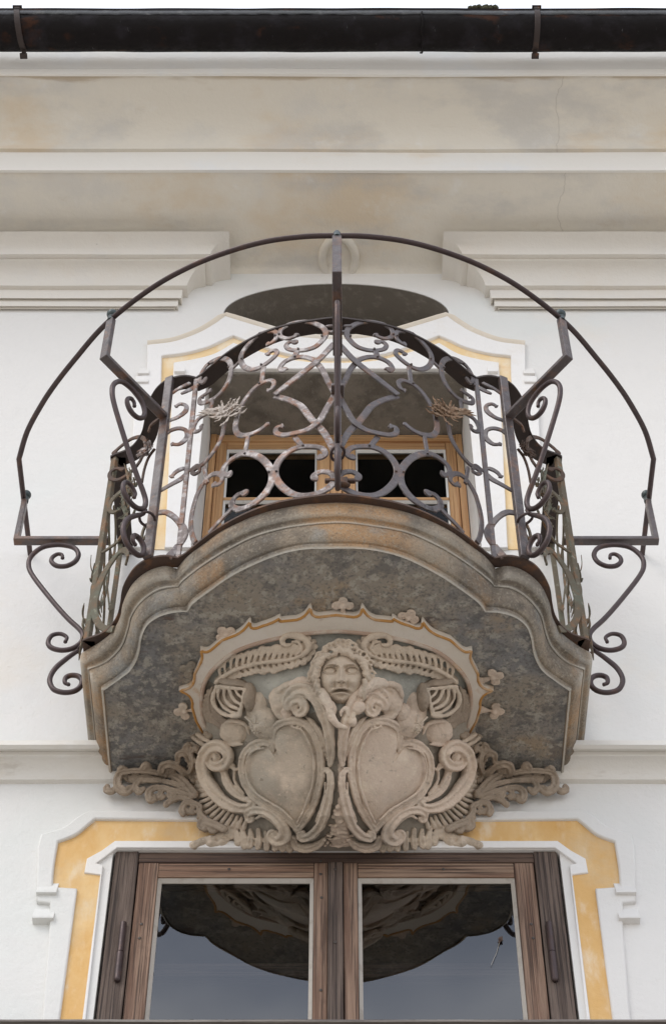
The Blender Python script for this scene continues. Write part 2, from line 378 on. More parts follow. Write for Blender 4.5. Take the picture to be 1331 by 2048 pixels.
ZL_TOP = hz(1700, 0.0)               # lower window head
XL = abs(onY(227, 1700, 0).x)
ZU_TOP = hz(742, 0.0); XU = abs(onY(415, 745, 0).x)
OVC = onY(672, 627, 0); OVA = abs(onY(447, 627, 0).x); OVB = hz(567, 0) - OVC.z
Z_COVE = hz(548, 0)
oval = [(OVA*math.cos(a), OVC.z + OVB*math.sin(a)) for a in [2*math.pi*i/96 for i in range(96)]]
loops = [[(-WX, -.5), (WX, -.5), (WX, Z_COVE+.02), (-WX, Z_COVE+.02)],
         [(-XL, 2.9+.0), (XL, 2.9), (XL, ZL_TOP), (-XL, ZL_TOP)],
         [(-XU, 5.78), (XU, 5.78), (XU, ZU_TOP), (-XU, ZU_TOP)], oval]
loops[1] = [(-XL, 3.0), (XL, 3.0), (XL, ZL_TOP), (-XL, ZL_TOP)]
plate('wall', loops, 0.0, .30, WALL, house)
# rooms behind the windows
def shell(bm, x0, x1, y0, y1, z0, z1):
    a = [(x0,y0,z0),(x1,y0,z0),(x1,y0,z1),(x0,y0,z1)]; b = [(x,y1,z) for x,y,z in a]
    A = [bm.verts.new(p) for p in a]; B = [bm.verts.new(p) for p in b]
    bm.faces.new(B)
    for i in range(4): bm.faces.new((A[i], A[(i+1)%4], B[(i+1)%4], B[i]))
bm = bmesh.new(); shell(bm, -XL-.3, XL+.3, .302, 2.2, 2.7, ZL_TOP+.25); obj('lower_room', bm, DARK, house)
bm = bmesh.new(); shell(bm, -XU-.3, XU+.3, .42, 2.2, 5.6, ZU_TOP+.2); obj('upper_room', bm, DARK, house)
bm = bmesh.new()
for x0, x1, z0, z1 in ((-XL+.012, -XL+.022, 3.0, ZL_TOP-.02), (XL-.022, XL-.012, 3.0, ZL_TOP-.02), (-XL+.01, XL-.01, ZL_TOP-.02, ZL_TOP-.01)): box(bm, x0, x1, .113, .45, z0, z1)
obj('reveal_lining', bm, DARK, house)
# niche back (shallow bowl)
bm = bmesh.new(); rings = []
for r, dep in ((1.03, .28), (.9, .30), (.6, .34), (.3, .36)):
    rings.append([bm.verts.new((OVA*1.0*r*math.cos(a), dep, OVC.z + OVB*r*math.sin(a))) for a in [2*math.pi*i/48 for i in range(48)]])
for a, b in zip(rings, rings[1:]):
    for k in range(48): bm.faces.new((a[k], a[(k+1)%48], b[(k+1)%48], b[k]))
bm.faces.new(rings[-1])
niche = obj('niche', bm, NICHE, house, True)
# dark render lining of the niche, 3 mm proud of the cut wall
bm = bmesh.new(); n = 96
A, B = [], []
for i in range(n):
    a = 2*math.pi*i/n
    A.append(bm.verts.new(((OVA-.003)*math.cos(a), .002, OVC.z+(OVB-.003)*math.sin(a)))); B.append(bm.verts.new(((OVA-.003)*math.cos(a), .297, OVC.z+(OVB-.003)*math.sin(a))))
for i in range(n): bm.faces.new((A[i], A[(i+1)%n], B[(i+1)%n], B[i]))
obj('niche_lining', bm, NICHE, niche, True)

# ---- horizontal mouldings: profile (projection, z) swept along x
def sweepx(name, prof, x0, x1, mat, parent, wav=.0, nx=60, smooth=True, ang=35):
    bm = bmesh.new(); rows = []
    for i in range(nx + 1):
        x = x0 + (x1 - x0) * i / nx
        rows.append([bm.verts.new((x, -p + wav*noise.noise(Vector((x*1.3, j*.4, 3.3)))*(1 if 0 < j < len(prof)-1 else 0), z + wav*noise.noise(Vector((x*1.1, j*.3, 9.1))))) for j, (p, z) in enumerate(prof)])
    for a, b in zip(rows, rows[1:]):
        for k in range(len(prof)-1): bm.faces.new((a[k], a[k+1], b[k+1], b[k]))
    bm.faces.new(rows[0]); bm.faces.new(rows[-1][::-1])
    return obj(name, bm, mat, parent, smooth, ang)
def arc(p0, p1, kind, n=8):
    """quarter curve between two (p,z); 'cave': leaves p0 vertical and arrives horizontal, 'vex': the reverse"""
    o = []
    for i in range(1, n+1):
        a = math.pi/2 * i / n
        if kind == 'cave': u, v = 1 - math.cos(a), math.sin(a)
        else: u, v = math.sin(a), 1 - math.cos(a)
        o.append((p0[0] + (p1[0]-p0[0])*u, p0[1] + (p1[1]-p0[1])*v))
    return o
c0 = (.0, Z_COVE); c1 = (.415, hz(341, -.415)); c2 = (.42, hz(306, -.42)); c4 = (.44, hz(290, -.44))
c5 = (.68, hz(147, -.68))
cz = .62
prof = [(-.25, Z_COVE)] + [c0] + arc(c0, (.045, Z_COVE+.022), 'cave', 6) + [(.20, Z_COVE+.026), (.33, c1[1]-.012), c1]
sweepx('lower_cove', prof + [(.40, c1[1]+.06), (-.25, c1[1]+.06)], -WX, WX, CORN, house, .004)
prof = [(.408, c1[1]+.03), (.408, c1[1]-.006), (.420, c1[1]-.007), (.423, c2[1]+.01), (.36, c2[1]+.02)]
sweepx('cornice_fascia', prof, -WX, WX, CORN2, house, .002)
prof = [(.418, c2[1]+.001), (.437, c2[1]+.001), c4] + arc(c4, c5, 'cave', 12) + [(.67, c5[1]+.1), (.3, c5[1]+.1)]
sweepx('upper_cove', prof, -WX, WX, CORN, house, .004)
zt = hz(96, -.74)
prof = [(.672, c5[1]+.03), (.672, c5[1]-.010), (.683, c5[1]-.010), (.692, c5[1]+.012), (.686, c5[1]+.03), (.692, c5[1]+.06), (.705, c5[1]+.11), (.708, zt+.05), (.5, zt+.05)]
sweepx('eaves_fascia', prof, -WX, WX, CORN2, house, .004)
# oval boss ring on the soffit above the niche
bm = bmesh.new(); pts = []
for i in range(40):
    a = 2*math.pi*i/40; pts.append(onZ(677 + 33*math.cos(a), 517 + 42*math.sin(a), Z_COVE+.018))
tube(bm, pts + [pts[0]], .017, 10, caps=False)
obj('ceiling_ring', bm, CORN, house, True)
# frieze blocks that stop on either side of the niche
zb = [(0, hz(619, 0)), (.010, hz(618, -.010)), (.012, hz(614, -.012)), (.022, hz(612, -.022)), (.022, hz(598, -.022)), (.034, hz(596, -.034)), (.036, hz(579, -.036)), (.054, hz(571, -.054))]
pb = zb + arc(zb[-1], (.118, hz(521, -.118)), 'cave', 8) + [(.120, hz(517, -.120)), (.142, hz(508, -.142))] + arc((.142, hz(508, -.142)), (.214, hz(463, -.214)), 'cave', 5)
pb += [(.208, hz(463, -.214)+.006), (0, hz(463, -.214)+.05)]
xe = onY(345, 617, 0).x
def frieze(name):
    bm = bmesh.new(); a, b, c = [], [], []
    for p, z in pb:
        a.append(bm.verts.new((-WX, -p, z))); b.append(bm.verts.new((xe + p, -p, z))); c.append(bm.verts.new((xe + p, .0, z)))
    mid = []
    nx = 40
    rows = [a]
    for i in range(1, nx):
        rows.append([bm.verts.new((-WX + (xe+p+WX)*i/nx, -p + (.003*noise.noise(Vector((i*.31, k*.5, 2))) if 0<k<len(pb)-1 else 0), z + .003*noise.noise(Vector((i*.23, k*.3, 7))))) for k, (p, z) in enumerate(pb)])
    rows += [b, c]
    for r0, r1 in zip(rows, rows[1:]):
        for k in range(len(pb)-1): bm.faces.new((r0[k], r0[k+1], r1[k+1], r1[k]))
    return obj(name, bm, FRZ, house, True, 30)
FRZ = M('frieze_plaster', (.73,.69,.625), .92, [((.70,.62,.52), 3, .52, .74, .5), ((.66,.64,.61), 6, .5, .7, .4), ((.3,.26,.2), 40, .74, .755, .7)], plaster_bump(.8))
fz = frieze('frieze_moulding'); both(fz)
# string course at balcony level, interrupted by the balcony
sc_ = [(0, hz(1568, 0)), (.014, hz(1559, -.014)), (.016, hz(1552, -.016))]
sc_ += arc(sc_[-1], (.062, hz(1511, -.062)), 'cave', 8) + [(.064, hz(1502, -.064)), (.084, hz(1497, -.084)), (.094, hz(1489, -.094)), (.090, hz(1480, -.090)), (.06, hz(1480, -.09)+.02), (0, hz(1480, -.09)+.03)]
s1 = sweepx('string_course', sc_, -WX, -.60, STRING, house, .003); both(s1)

# ---- roof edge above the gutter
bm = bmesh.new()
zg = hz(40, -.82)
rows = []
for i in range(161):
    x = -WX + 2*WX*i/160
    j = .006*noise.noise(Vector((x*3, 0, 0))) + .003*noise.noise(Vector((x*11, 5, 0)))
    rows.append([bm.verts.new(p) for p in ((x, -.72, zg+.03+j), (x, -.72, zg+.045+j), (x, 1.5, zg+1.25), (x, 1.5, zg+1.2))])
for a, b in zip(rows, rows[1:]):
    for k in range(4): bm.faces.new((a[k], a[(k+1)%4], b[(k+1)%4], b[k]))
obj('roof', bm, TILE, house)

# ---- lower window surround
def offs(pts, dx, dz): return [(x+dx, z+dz) for x, z in pts]
LX = lambda px, py: (lambda q: (q.x, q.z))(onY(px, py, 0))
zlow = 2.95
# ochre band outline
oo = [LX(116, 2034)] ; xb = LX(118, 2034)[0]
band_out = [(xb-.0, zlow), LX(118,2034), LX(151,1785), LX(102,1782)]
band_out += circ_sm([LX(102,1782), LX(106,1735), LX(114,1687)])[1:]
band_out += circ_sm([LX(114,1687), LX(150,1673), LX(175,1653), LX(190,1641)])[1:] + [LX(400,1643), LX(672,1645)]
band_in = [(LX(168,2034)[0], zlow), LX(168,2034), LX(203,1752), LX(171,1748), LX(176,1722), LX(205,1706), LX(231,1687), LX(400,1687), LX(672,1687)]
def ring(outer, inner): return [mir(outer[:-1]) , mir(inner[:-1])]
def closed_band(outer, inner):       # left half outer up, back down inner, mirrored to one closed loop (open at the bottom)
    L_ = outer[:-1]; I_ = inner[:-1]
    return [L_ + [(-x, z) for x, z in reversed(L_)] + [(-x, z) for x, z in I_] + [p for p in reversed(I_)]]
plate('ochre_band', closed_band(band_out, band_in), -.003, .02, OCHRE, (sur := empty('window_surround', (0,0,0))))
put(sur, house)
fil_out = [(LX(90,2034)[0], zlow), LX(90,2034), LX(104,1860), LX(104,1808), LX(78,1806), LX(78,1770), LX(80,1700)]
fil_out += circ_sm([LX(86,1676), LX(130,1662), LX(160,1640), LX(181,1629)]) + [LX(400,1630), LX(672,1631)]
plate('outer_fillet', closed_band(fil_out, band_out), -.013, .03, WALL, sur, .005)
open_in = [(LX(188,2034)[0]-.0, zlow), (-XL-.001, 2.95), (-XL-.001, ZL_TOP+.004)]
fin_in = [(-XL-.002, zlow), (-XL-.002, ZL_TOP-.035), LX(190,1730), LX(214,1716), (-XL-.002, ZL_TOP+.003), (-.3, ZL_TOP+.003), (0, ZL_TOP+.003)]
fin_in = [(-XL-.002, zlow), LX(205,1735), LX(190,1731), LX(222,1708), (-XL+.01, ZL_TOP+.003), (-.3, ZL_TOP+.003), (0, ZL_TOP+.003)]
plate('inner_fillet', closed_band(band_in, fin_in), -.009, .03, FILLET, sur, .002)
def ears(par, rects, dz, pj=.024):
    for (xa, xb_, yt, yb) in rects:
        p0 = onY(xa, yb, 0); p1 = onY(xb_, yt, 0); bm = bmesh.new(); zt_e = p1.z + .030
        a = [bm.verts.new((x_, y_, z_)) for x_ in (p0.x, p1.x) for y_, z_ in ((.004, p0.z), (-pj, p0.z+.002), (-pj, p0.z+.008), (-.004, zt_e), (.004, zt_e))]
        bm.faces.new(a[:5]); bm.faces.new(a[5:][::-1])
        for k in range(5): bm.faces.new((a[k], a[(k+1)%5], a[5+(k+1)%5], a[5+k]))
        both(obj('guttae_block', bm, WALL, par))
ears(sur, [(74, 116, 1786, 1798), (66, 110, 1838, 1849)], 0)

# ---- upper window surround
zu = hz(1100, 0)
ub_out = [(LX(303,1090)[0], zu), LX(303,1090), LX(321,760), LX(322,717)]
ub_out += circ_sm([LX(322,717), LX(370,711), LX(415,699), LX(448,684), LX(467,676)])[1:] + circ_sm([LX(467,676), LX(520,696), LX(590,716), LX(672,723)])[1:]
ub_in = [(LX(332,1090)[0], zu), LX(332,1090), LX(347,765), LX(349,731)]
ub_in += circ_sm([LX(349,731), LX(390,724), LX(430,713), LX(467,692)])[1:] + circ_sm([LX(467,692), LX(520,709), LX(590,727), LX(672,733)])[1:]
us = empty('window_surround', (0,0,0)); put(us, house)
plate('ochre_band', closed_band(ub_out, ub_in), -.003, .02, OCHREP, us)
uf_out = [(LX(255,1090)[0], zu), LX(255,1090), LX(275,752), LX(277,690)]
uf_out = [(LX(258,1090)[0], zu), LX(258,1090), LX(274,760), LX(297,757), LX(297,697)]
uf_out += circ_sm([LX(297,697), LX(350,690), LX(400,672), LX(430,655), LX(451,640)])[1:] + circ_sm([LX(451,640), LX(520,661), LX(590,680), LX(672,687)])[1:]
plate('outer_fillet', closed_band(uf_out, ub_out), -.016, .03, FILLET, us, .004)
# hood mould over the fillet
uh_in = [(x, z) for x, z in uf_out[4:]]
hood_o = [LX(297,697)] + []
bm = bmesh.new()
hp = [(x-.0, -.02, z+.002) for x, z in uf_out[4:]]
hp = [Vector(p) for p in hp]; full = hp + [Vector((-p.x, p.y, p.z)) for p in reversed(hp[:-1])]
pr = [(-.0, .02), (-.0, -.006), (.006, -.012), (.014, -.018), (.026, -.018), (.034, .02)]
rows = []
for i, p in enumerate(full):
    t = (full[min(i+1, len(full)-1)] - full[max(i-1, 0)]).normalized(); nn = Vector((-t.z, 0, t.x))
    if nn.z < 0: nn = -nn
    rows.append([bm.verts.new(Vector((p.x, y, p.z)) + nn*u) for u, y in pr])
for a, b in zip(rows, rows[1:]):
    for k in range(len(pr)-1): bm.faces.new((a[k], a[k+1], b[k+1], b[k]))
bm.faces.new(rows[0]); bm.faces.new(rows[-1][::-1])
obj('hood_mould', bm, M('beige_hood', (.70,.62,.51), .92, [((.80,.77,.71), 5, .5, .68, .7)], plaster_bump(1)), us, True, 40)  # whole hood beige with paler patches
u_in = [(-XU, zu), (-XU, ZU_TOP), (0, ZU_TOP)]
plate('inner_fillet', closed_band(ub_in, u_in), -.013, .025, FILLET, us, .002)
ears(us, [(276, 300, 747, 758), (272, 298, 766, 775)], 0)
for (xa, xb_, yt, yb) in [(349, 371, 736, 745)]:
    bm = bmesh.new(); p0 = onY(xa, yb, -.02); p1 = onY(xb_, yt, -.02); box(bm, p0.x, p1.x, -.026, -.005, p0.z, p1.z, .002); both(obj('guttae_block', bm, FILLET, us))
# lintel soffit and reveals of the upper opening
bm = bmesh.new(); box(bm, -XU+.002, XU-.002, .004, .29, ZU_TOP-.012, ZU_TOP+.0, .004); obj('lintel', bm, LINTEL, house)

# ---- lower casement window
YW = .006
def px2x(px, py, Y): return onY(px, py, Y).x
lw = empty('window', (0, YW, 3.8)); put(lw, house)
zT = hz(1699, YW)
def wbox(name, pa, pb, ztop, zbot, y0, y1, mat, par, ref=1720, bev=.002):
    bm = bmesh.new(); box(bm, px2x(pa, ref, y0), px2x(pb, ref, y0), y0, y1, zbot, ztop, bev)
    return obj(name, bm, mat, par)
xo = -XL + .006
def bx(name, x0, x1, y0, y1, z0, z1, mat, par, bev=.002):
    bm = bmesh.new(); box(bm, x0, x1, y0, y1, z0, z1, bev); return obj(name, bm, mat, par)
Xp = lambda px: px2x(px, 1720, YW)
zB = 3.0
xf = Xp(276)
both(bx('frame', xo, xf, YW, .11, zB, zT, OLDD, lw))
z_head = hz(1722, YW)
bx('frame_head', xf+.001, -xf-.001, YW+.004, .11, z_head, zT-.003, OLDDH, lw)
zc = z_head - .002; zr = hz(1752, YW+.01)
cs = empty('casement', (0, YW, 3.8)); put(cs, lw)
YC = YW + .005
xs = Xp(318)
z_g = hz(1753, YC)
st = bx('casement', xf+.003, xs, YC, .07, zB, zc, OLDV, lw, .003); both(st)
xm = Xp(628)
st2 = bx('casement', xm, Xp(655), YC, .07, zB, zc, OLDV, lw, .003)
bx('casement', Xp(686.5), Xp(714), YC, .07, zB, zc, OLDV, lw, .003)
bx('meeting_bead', Xp(656), Xp(685), YC-.009, .05, zB, zc-.004, OLDD, lw, .004)
bx('top_rail', xs+.001, xm-.001, YC+.001, .07, z_g, zc-.001, OLDH, lw, .002)
bx('top_rail', Xp(715), -xs-.001, YC+.001, .07, z_g, zc-.001, OLDH, lw, .002)
bpy.data.objects.remove(cs)
YG = YC + .015
def pane_unit(xa, xb, ztop, zbot, y0, yg, wd, putty, gl, par, dep=.0):
    # bevelled putty line on four sides, glass behind
    bm = bmesh.new()
    o = [(xa, y0, zbot), (xb, y0, zbot), (xb, y0, ztop), (xa, y0, ztop)]
    i = [(xa+wd, yg, zbot+wd), (xb-wd, yg, zbot+wd), (xb-wd, yg, ztop-wd), (xa+wd, yg, ztop-wd)]
    O = [bm.verts.new(p) for p in o]; I = [bm.verts.new(p) for p in i]
    OB = [bm.verts.new((p[0], yg+.006, p[2])) for p in o]; IB = [bm.verts.new((p[0], yg+.006, p[2])) for p in i]
    for k in range(4):
        m = (k+1) % 4
        bm.faces.new((O[k], O[m], I[m], I[k])); bm.faces.new((I[k], I[m], IB[m], IB[k])); bm.faces.new((O[m], O[k], OB[k], OB[m])); bm.faces.new((OB[k], IB[k], IB[m], OB[m]))
    obj('glazing_bead', bm, putty, par)
    bm = bmesh.new(); V = [bm.verts.new(p) for p in ((xa+wd*.5, yg+.002, zbot+wd*.5), (xb-wd*.5, yg+.002, zbot+wd*.5), (xb-wd*.5, yg+.002, ztop-wd*.5), (xa+wd*.5, yg+.002, ztop-wd*.5))]
    f_ = bm.faces.new(V)
    if gl is GLASS:
        bmesh.ops.subdivide_edges(bm, edges=bm.edges[:], cuts=40, use_grid_fill=True)
        for v in bm.verts: v.co.y += .00035*noise.noise(Vector((v.co.x*5, 3, v.co.z*6))) + .00012*noise.noise(Vector((v.co.x*13, 7, v.co.z*11)))
    po = obj('pane', bm, gl, par, gl is GLASS)
    if po.data.polygons[0].normal.y > 0: po.data.flip_normals()
pane_unit(xs+.001, xm-.001, z_g-.001, zB, YC+.006, YG, .010, PUTTY, GLASS, lw)
pane_unit(Xp(715), -xs-.001, z_g-.001, zB, YC+.006, YG, .010, PUTTY, GLASS, lw)
# inner window behind: one pale rail
bx('inner_rail', -XL+.03, XL-.03, .20, .235, hz(1950,.2)-.004, hz(1926,.2), OLDDH, lw)
# hinges, screws
bm = bmesh.new()
hx = px2x(247, 1850, 0); 
tube(bm, [(hx, YW-.006, hz(1905, 0)+.002), (hx, YW-.006, hz(1846, 0))], .0085, 14)
tube(bm, [(hx, YW-.006, hz(1958, 0)), (hx, YW-.006, hz(1905, 0)-.001)], .0095, 14); ball(bm, Vector((hx, YW-.006, hz(1958,0))), .0095)
both(obj('hinge', bm, RODM, lw, True, 40))
for (a, b) in ((283,1848),(279,1876),(641,1722),(641,1748),(670,1738),(670,1884),(643,1795),(641,1980),(458,1738)):
    p = onY(a, b, YC-.001 if abs(a-670) > 5 else YC-.011); bm = bmesh.new(); ell(bm, p, (Vector((.0045,0,0)), Vector((0,.0015,0)), Vector((0,0,.0045))))
    s_ = obj('screw', bm, STEEL, lw, True)
    if a < 600: both(s_)

# ---- upper casement window (new pine)
YU = .27
uw = empty('window', (0, YU, 6.5)); put(uw, house)
Xq = lambda px: px2x(px, 897, YU)
zt_ = ZU_TOP - .003
zh = hz(893, YU); zb2 = 5.80
bx('frame', -XU+.003, Xq(432), YU, YU+.09, zb2, zt_-.012, NEWV, uw); bx('frame', -Xq(432), XU-.003, YU, YU+.09, zb2, zt_-.012, NEWV, uw)
bx('frame_head', Xq(432)+.001, -Xq(432)-.001, YU+.002, YU+.09, hz(880, YU), zt_-.014, NEWH, uw)
YS = YU + .012
for sgn in (-1, 1):
    def X_(px): return Xq(px) if sgn < 0 else -Xq(px)
    def bb(nm, a, b, y0, y1, z0, z1, m, bev=.002):
        x0, x1 = sorted((X_(a), X_(b))); return bx(nm, x0, x1, y0, y1, z0, z1, m, uw, bev)
    zc_ = hz(881, YS); zr_ = hz(897, YS)
    bb('casement', 433, 453, YS, YS+.05, zb2, zc_, NEWV, .003)
    bb('casement', 634, 660, YS, YS+.05, zb2, zc_, NEWV, .003)
    bb('top_rail', 453.6, 633.4, YS+.001, YS+.05, zr_, zc_-.001, NEWH)
    x0, x1 = sorted((X_(453.6), X_(633.4)))
    zz = zr_ - .001; ph = hz(897, YS) - hz(993, YS)
    for k in range(6):
        pane_unit(x0, x1, zz, zz-ph, YS+.004, YS+.014, .007, PUTTYW, GLASSU, uw)
        if zz - ph - .016 < zb2: break
        bx('glazing_bar', x0, x1, YS+.002, YS+.04, zz-ph-.016, zz-ph-.0005, NEWH, uw)
        zz = zz - ph - .0165
bx('meeting_bead', Xq(661), -Xq(661), YS-.010, YS+.03, zb2, hz(884, YS), NEWV, uw, .004)

# ================================================================== BALCONY SLAB
Z_S, Z_G, Z_I = 4.15+EYE, 4.105+EYE, 4.03+EYE
A_ = 1.006
def cvt(pts, z, k=6):
    return [Vector((q.x*A_, q.y, 0)) for q in (onZ(a, b, z) for a, b in pts)]
stone = {
 'top': [[(165,1312),(194.7,1293.4),(224,1270),(243,1236.6),(249.4,1207),(266,1173.5),(295.7,1148),(329,1137.8),(354.5,1144)],
         [(354.5,1144),(375.6,1118.8),(409,1093.6),(451,1064),(518.6,1034.7),(602.8,1015.8),(672,1011)]],
 'mid': [[(180,1335.5),(215.7,1321),(245,1291),(257.8,1257.7),(266,1228),(287,1198.8),(321,1175.6),(358.8,1169)],
         [(358.8,1169),(369,1156.7),(413.5,1123),(476.6,1085),(539.7,1060),(623.8,1045),(672,1042)]],
 'low': [[(211.5,1379.7),(241,1358.6),(266,1337.6),(281,1308),(287,1274.5),(298,1249),(321,1232),(350,1224),(377.7,1222)],
         [(377.7,1222),(392,1203),(426,1178),(476.6,1144),(539.7,1114.6),(602.8,1098),(672,1095)]]}
NS = (10, 44, 60)
def contour(key, z):
    a, b = stone[key]
    ca = cr([tuple(v) for v in cvt(a, z)], 8); cb = cr([tuple(v) for v in cvt(b, z)], 8)
    cb[-1].x = 0
    c = ca[0]
    side = [Vector((c.x, .05 + (c.y-.05)*i/NS[0], 0)) for i in range(NS[0])]
    left = side + resample(ca, NS[1])[:-1] + resample(cb, NS[2])
    return left + [Vector((-p.x, p.y, 0)) for p in reversed(left[:-1])]
Ct, Cm, Cl = contour('top', Z_S), contour('mid', Z_G), contour('low', Z_I)
slab = empty('stone_balcony', (0, 0, Z_I), 'weathered stone balcony slab with bowed moulded edge and stained soffit, jutting from the wall', 'balcony')
bm = bmesh.new()
def blend(t):   # t 0..1 between top and mid ; 1..2 between mid and low
    if t <= 1: return [a.lerp(b, t) for a, b in zip(Ct, Cm)]
    return [a.lerp(b, t-1) for a, b in zip(Cm, Cl)]
# (contour parameter, z): slightly rounded nosing, quirk, cavetto, small fillet
hS = Z_S
pro = [(0.30, hS+.018), (0.12, hS+.016), (.02, hS+.010), (-.04, hS+.002), (-.05, hS-.008), (-.02, hS-.018), (.10, hS-.028), (.35, hS-.036), (.70, hS-.038), (.86, hS-.040), (.92, hS-.052), (1.03, hS-.053), (1.07, hS-.046)]
for i in range(1, 11):
    a = math.pi/2*i/10; pro.append((1.07 + .74*(1-math.cos(a))**1.0, hS-.048 - (hS-.048-Z_I-.012)*math.sin(a)))
pro += [(1.84, Z_I-.003), (1.95, Z_I-.006), (1.98, Z_I-.004), (2.0, Z_I)]
rows = []
for t, z in pro:
    if t < 0: ctr = [a + (a-b)*(-t) for a, b in zip(Ct, Cm)]
    else: ctr = blend(t)
    rows.append([bm.verts.new((p.x, p.y + .0, z + .0022*noise.noise(Vector((p.x*14, p.y*14, z*9))))) for p in ctr])
for r0, r1 in zip(rows, rows[1:]):
    for k in range(len(r0)-1): bm.faces.new((r0[k], r0[k+1], r1[k+1], r1[k]))
bm.faces.new(rows[0])
sl = obj('moulded_edge', bm, EDGE, slab, True, 50)
# soffit sheet, gently uneven
bm = bmesh.new(); ctr = Cl; rr = []
for f in (1, .97, .9, .8, .65, .5, .35, .2, .05):
    rr.append([bm.verts.new((p.x*f, (p.y-.05)*f+.05, Z_I + (.0025*noise.noise(Vector((p.x*f*9, p.y*f*9, 1)))*(1 if f < 1 else 0)))) for p in ctr])
for r0, r1 in zip(rr, rr[1:]):
    for k in range(len(r0)-1): bm.faces.new((r0[k], r0[k+1], r1[k+1], r1[k]))
bm.faces.new(rr[-1])
obj('soffit', bm, SOFF, slab, True)

# ================================================================== IRON RAILING
ZB, ZTOP = 4.17+EYE, 5.04+EYE
railp = [[(171,1280),(201.7,1270),(222,1257),(239,1233),(246,1205.5),(251,1174.7),(270,1140.5),(294,1121.7),(328,1113),(358,1117)],
         [(358,1117),(375,1107),(388,1095.7),(434.5,1060),(497.6,1026),(560.7,1005),(645,991.6),(672,990)]]
pa = cr([tuple(v) for v in cvt(railp[0], ZB)], 8); pbw = cr([tuple(v) for v in cvt(railp[1], ZB)], 8); pbw[-1].x = 0
left = [Vector((pa[0].x, 0.0, 0)), Vector((pa[0].x, pa[0].y*.5, 0))] + resample(pa, 40)[:-1] + resample(pbw, 50)
PLAN = left + [Vector((-p.x, p.y, 0)) for p in reversed(left[:-1])]
CORNER = pa[0].copy(); JUNC = pbw[0].copy()
def plan_normals(P):
    o = []
    for i in range(len(P)):
        t = (P[min(i+1, len(P)-1)] - P[max(i-1, 0)]).normalized(); o.append(Vector((t.y, -t.x, 0)))
    return o
PN = plan_normals(PLAN)
if PN[len(PN)//2].y > 0: PN = [-n for n in PN]
vsl = [Vector((p.x, p.y, ZB-.3)) for p in PLAN] + [Vector((p.x, p.y, ZTOP+.3)) for p in PLAN]
nP = len(PLAN)
RB = BVHTree.FromPolygons(vsl, [(i, i+1, nP+i+1, nP+i) for i in range(2, nP-3)])
def on_rail(px, py):
    d = ray(px, py).normalized(); h = RB.ray_cast(CAM, d)
    if h[0] is None: return None, None
    n = h[1]; n = n if n.dot(d) < 0 else -n
    return h[0], n
rail = empty('balcony_railing', (0, -.4, ZB), 'curved wrought iron balcony railing of rusty scrolls standing on the stone slab', 'railing')
def flatrail(name, z, out_, in_, th, mat):
    bm = bmesh.new(); rows = []
    for p, n in zip(PLAN, PN):
        a = p + n*out_; b = p - n*in_
        rows.append([bm.verts.new((a.x, a.y, z)), bm.verts.new((a.x, a.y, z+th)), bm.verts.new((b.x, b.y, z+th)), bm.verts.new((b.x, b.y, z))])
    for r0, r1 in zip(rows, rows[1:]):
        for k in range(4): bm.faces.new((r0[k], r0[(k+1)%4], r1[(k+1)%4], r1[k]))
    return obj(name, bm, mat, rail)
flatrail('top_rail', ZTOP, .006, .042, .008, DARKU)
flatrail('bottom_rail', ZB-.004, .004, .030, .007, RUST)
def vpost(name, p, n, w_, th_, z0, z1, mat, off=0.0, mirror=True):
    bm = bmesh.new(); q = Vector((p.x, p.y, 0)) + n*off
    ribbon(bm, [Vector((q.x, q.y, z0)), Vector((q.x, q.y, (z0+z1)/2)), Vector((q.x, q.y, z1))], [n]*3, w_, th_)
    o = obj(name, bm, mat, rail)
    if mirror: both(o, IRON if mat == IRONW else None)
    return o
def nearest(p):
    i = min(range(nP//2+1), key=lambda k: (PLAN[k]-Vector((p.x, p.y, 0))).length); return PLAN[i], PN[i], i
hp_, hn_ = on_rail(314, 1005); MP, MN, MI = nearest(hp_)
JP, JN, JI = nearest(JUNC)
vpost('post', MP, MN, .026, .016, ZB, ZTOP+.004, IRON, .006)
vpost('junction_bar', JP, JN, .014, .010, ZB, ZTOP, IRONW)
cn = Vector((-.6, -.8, 0)).normalized()
vpost('corner_post', CORNER + Vector((.008, .008, 0)), cn, .020, .016, ZB, ZTOP, GREENI)
vpost('wall_post', Vector((CORNER.x+.004, -.035, 0)), Vector((-1,0,0)), .022, .014, ZB, ZTOP, GREENI)
vpost('post', Vector((0.004, PLAN[nP//2].y, 0)), Vector((0,-1,0)), .020, .014, hz(948, PLAN[nP//2].y), ZTOP+.004, IRON, .008, False)

def blobw(n, w0, e0=1.35, e1=1.35):
    if n == 2: return [w0*1.15, w0*1.15]
    o = []
    for i in range(n):
        t = i/(n-1); lo = .74 if t < .5 and e0 or t >= .5 and e1 else 1.02; w_ = 1.22*w0*(lo + (1.08-lo)*math.sin(math.pi*t))
        if e0: w_ = max(w_, 1.22*w0*e0*math.exp(-((t-.02)/.035)**2))
        if e1: w_ = max(w_, 1.22*w0*e1*math.exp(-((t-.98)/.035)**2))
        o.append(w_)
    if e0 and n > 5: o[0] *= .55
    if e1 and n > 5: o[-1] *= .55
    return o
def scroll(cv, pts, w0=.0135, e0=1.3, e1=1.3, mat=None, off=0.0, th=.006, name='scroll', k=7, mats=None):
    px = cr([(*cv(x, y), 0) for x, y in pts], k)
    P, Nn = [], []
    for p in px:
        h, n = on_rail(p.x, p.y)
        if h is None: continue
        P.append(h + n*off); Nn.append(n)
    if len(P) < 2: return
    bm = bmesh.new(); ribbon(bm, P, Nn, blobw(len(P), w0, e0, e1), th)
    o = obj(name, bm, mat or IRONW, rail)
    both(o, (mats or IRON))
    return o
z5 = lambda x, y: (330+x/3.697, 620+y/3.697)
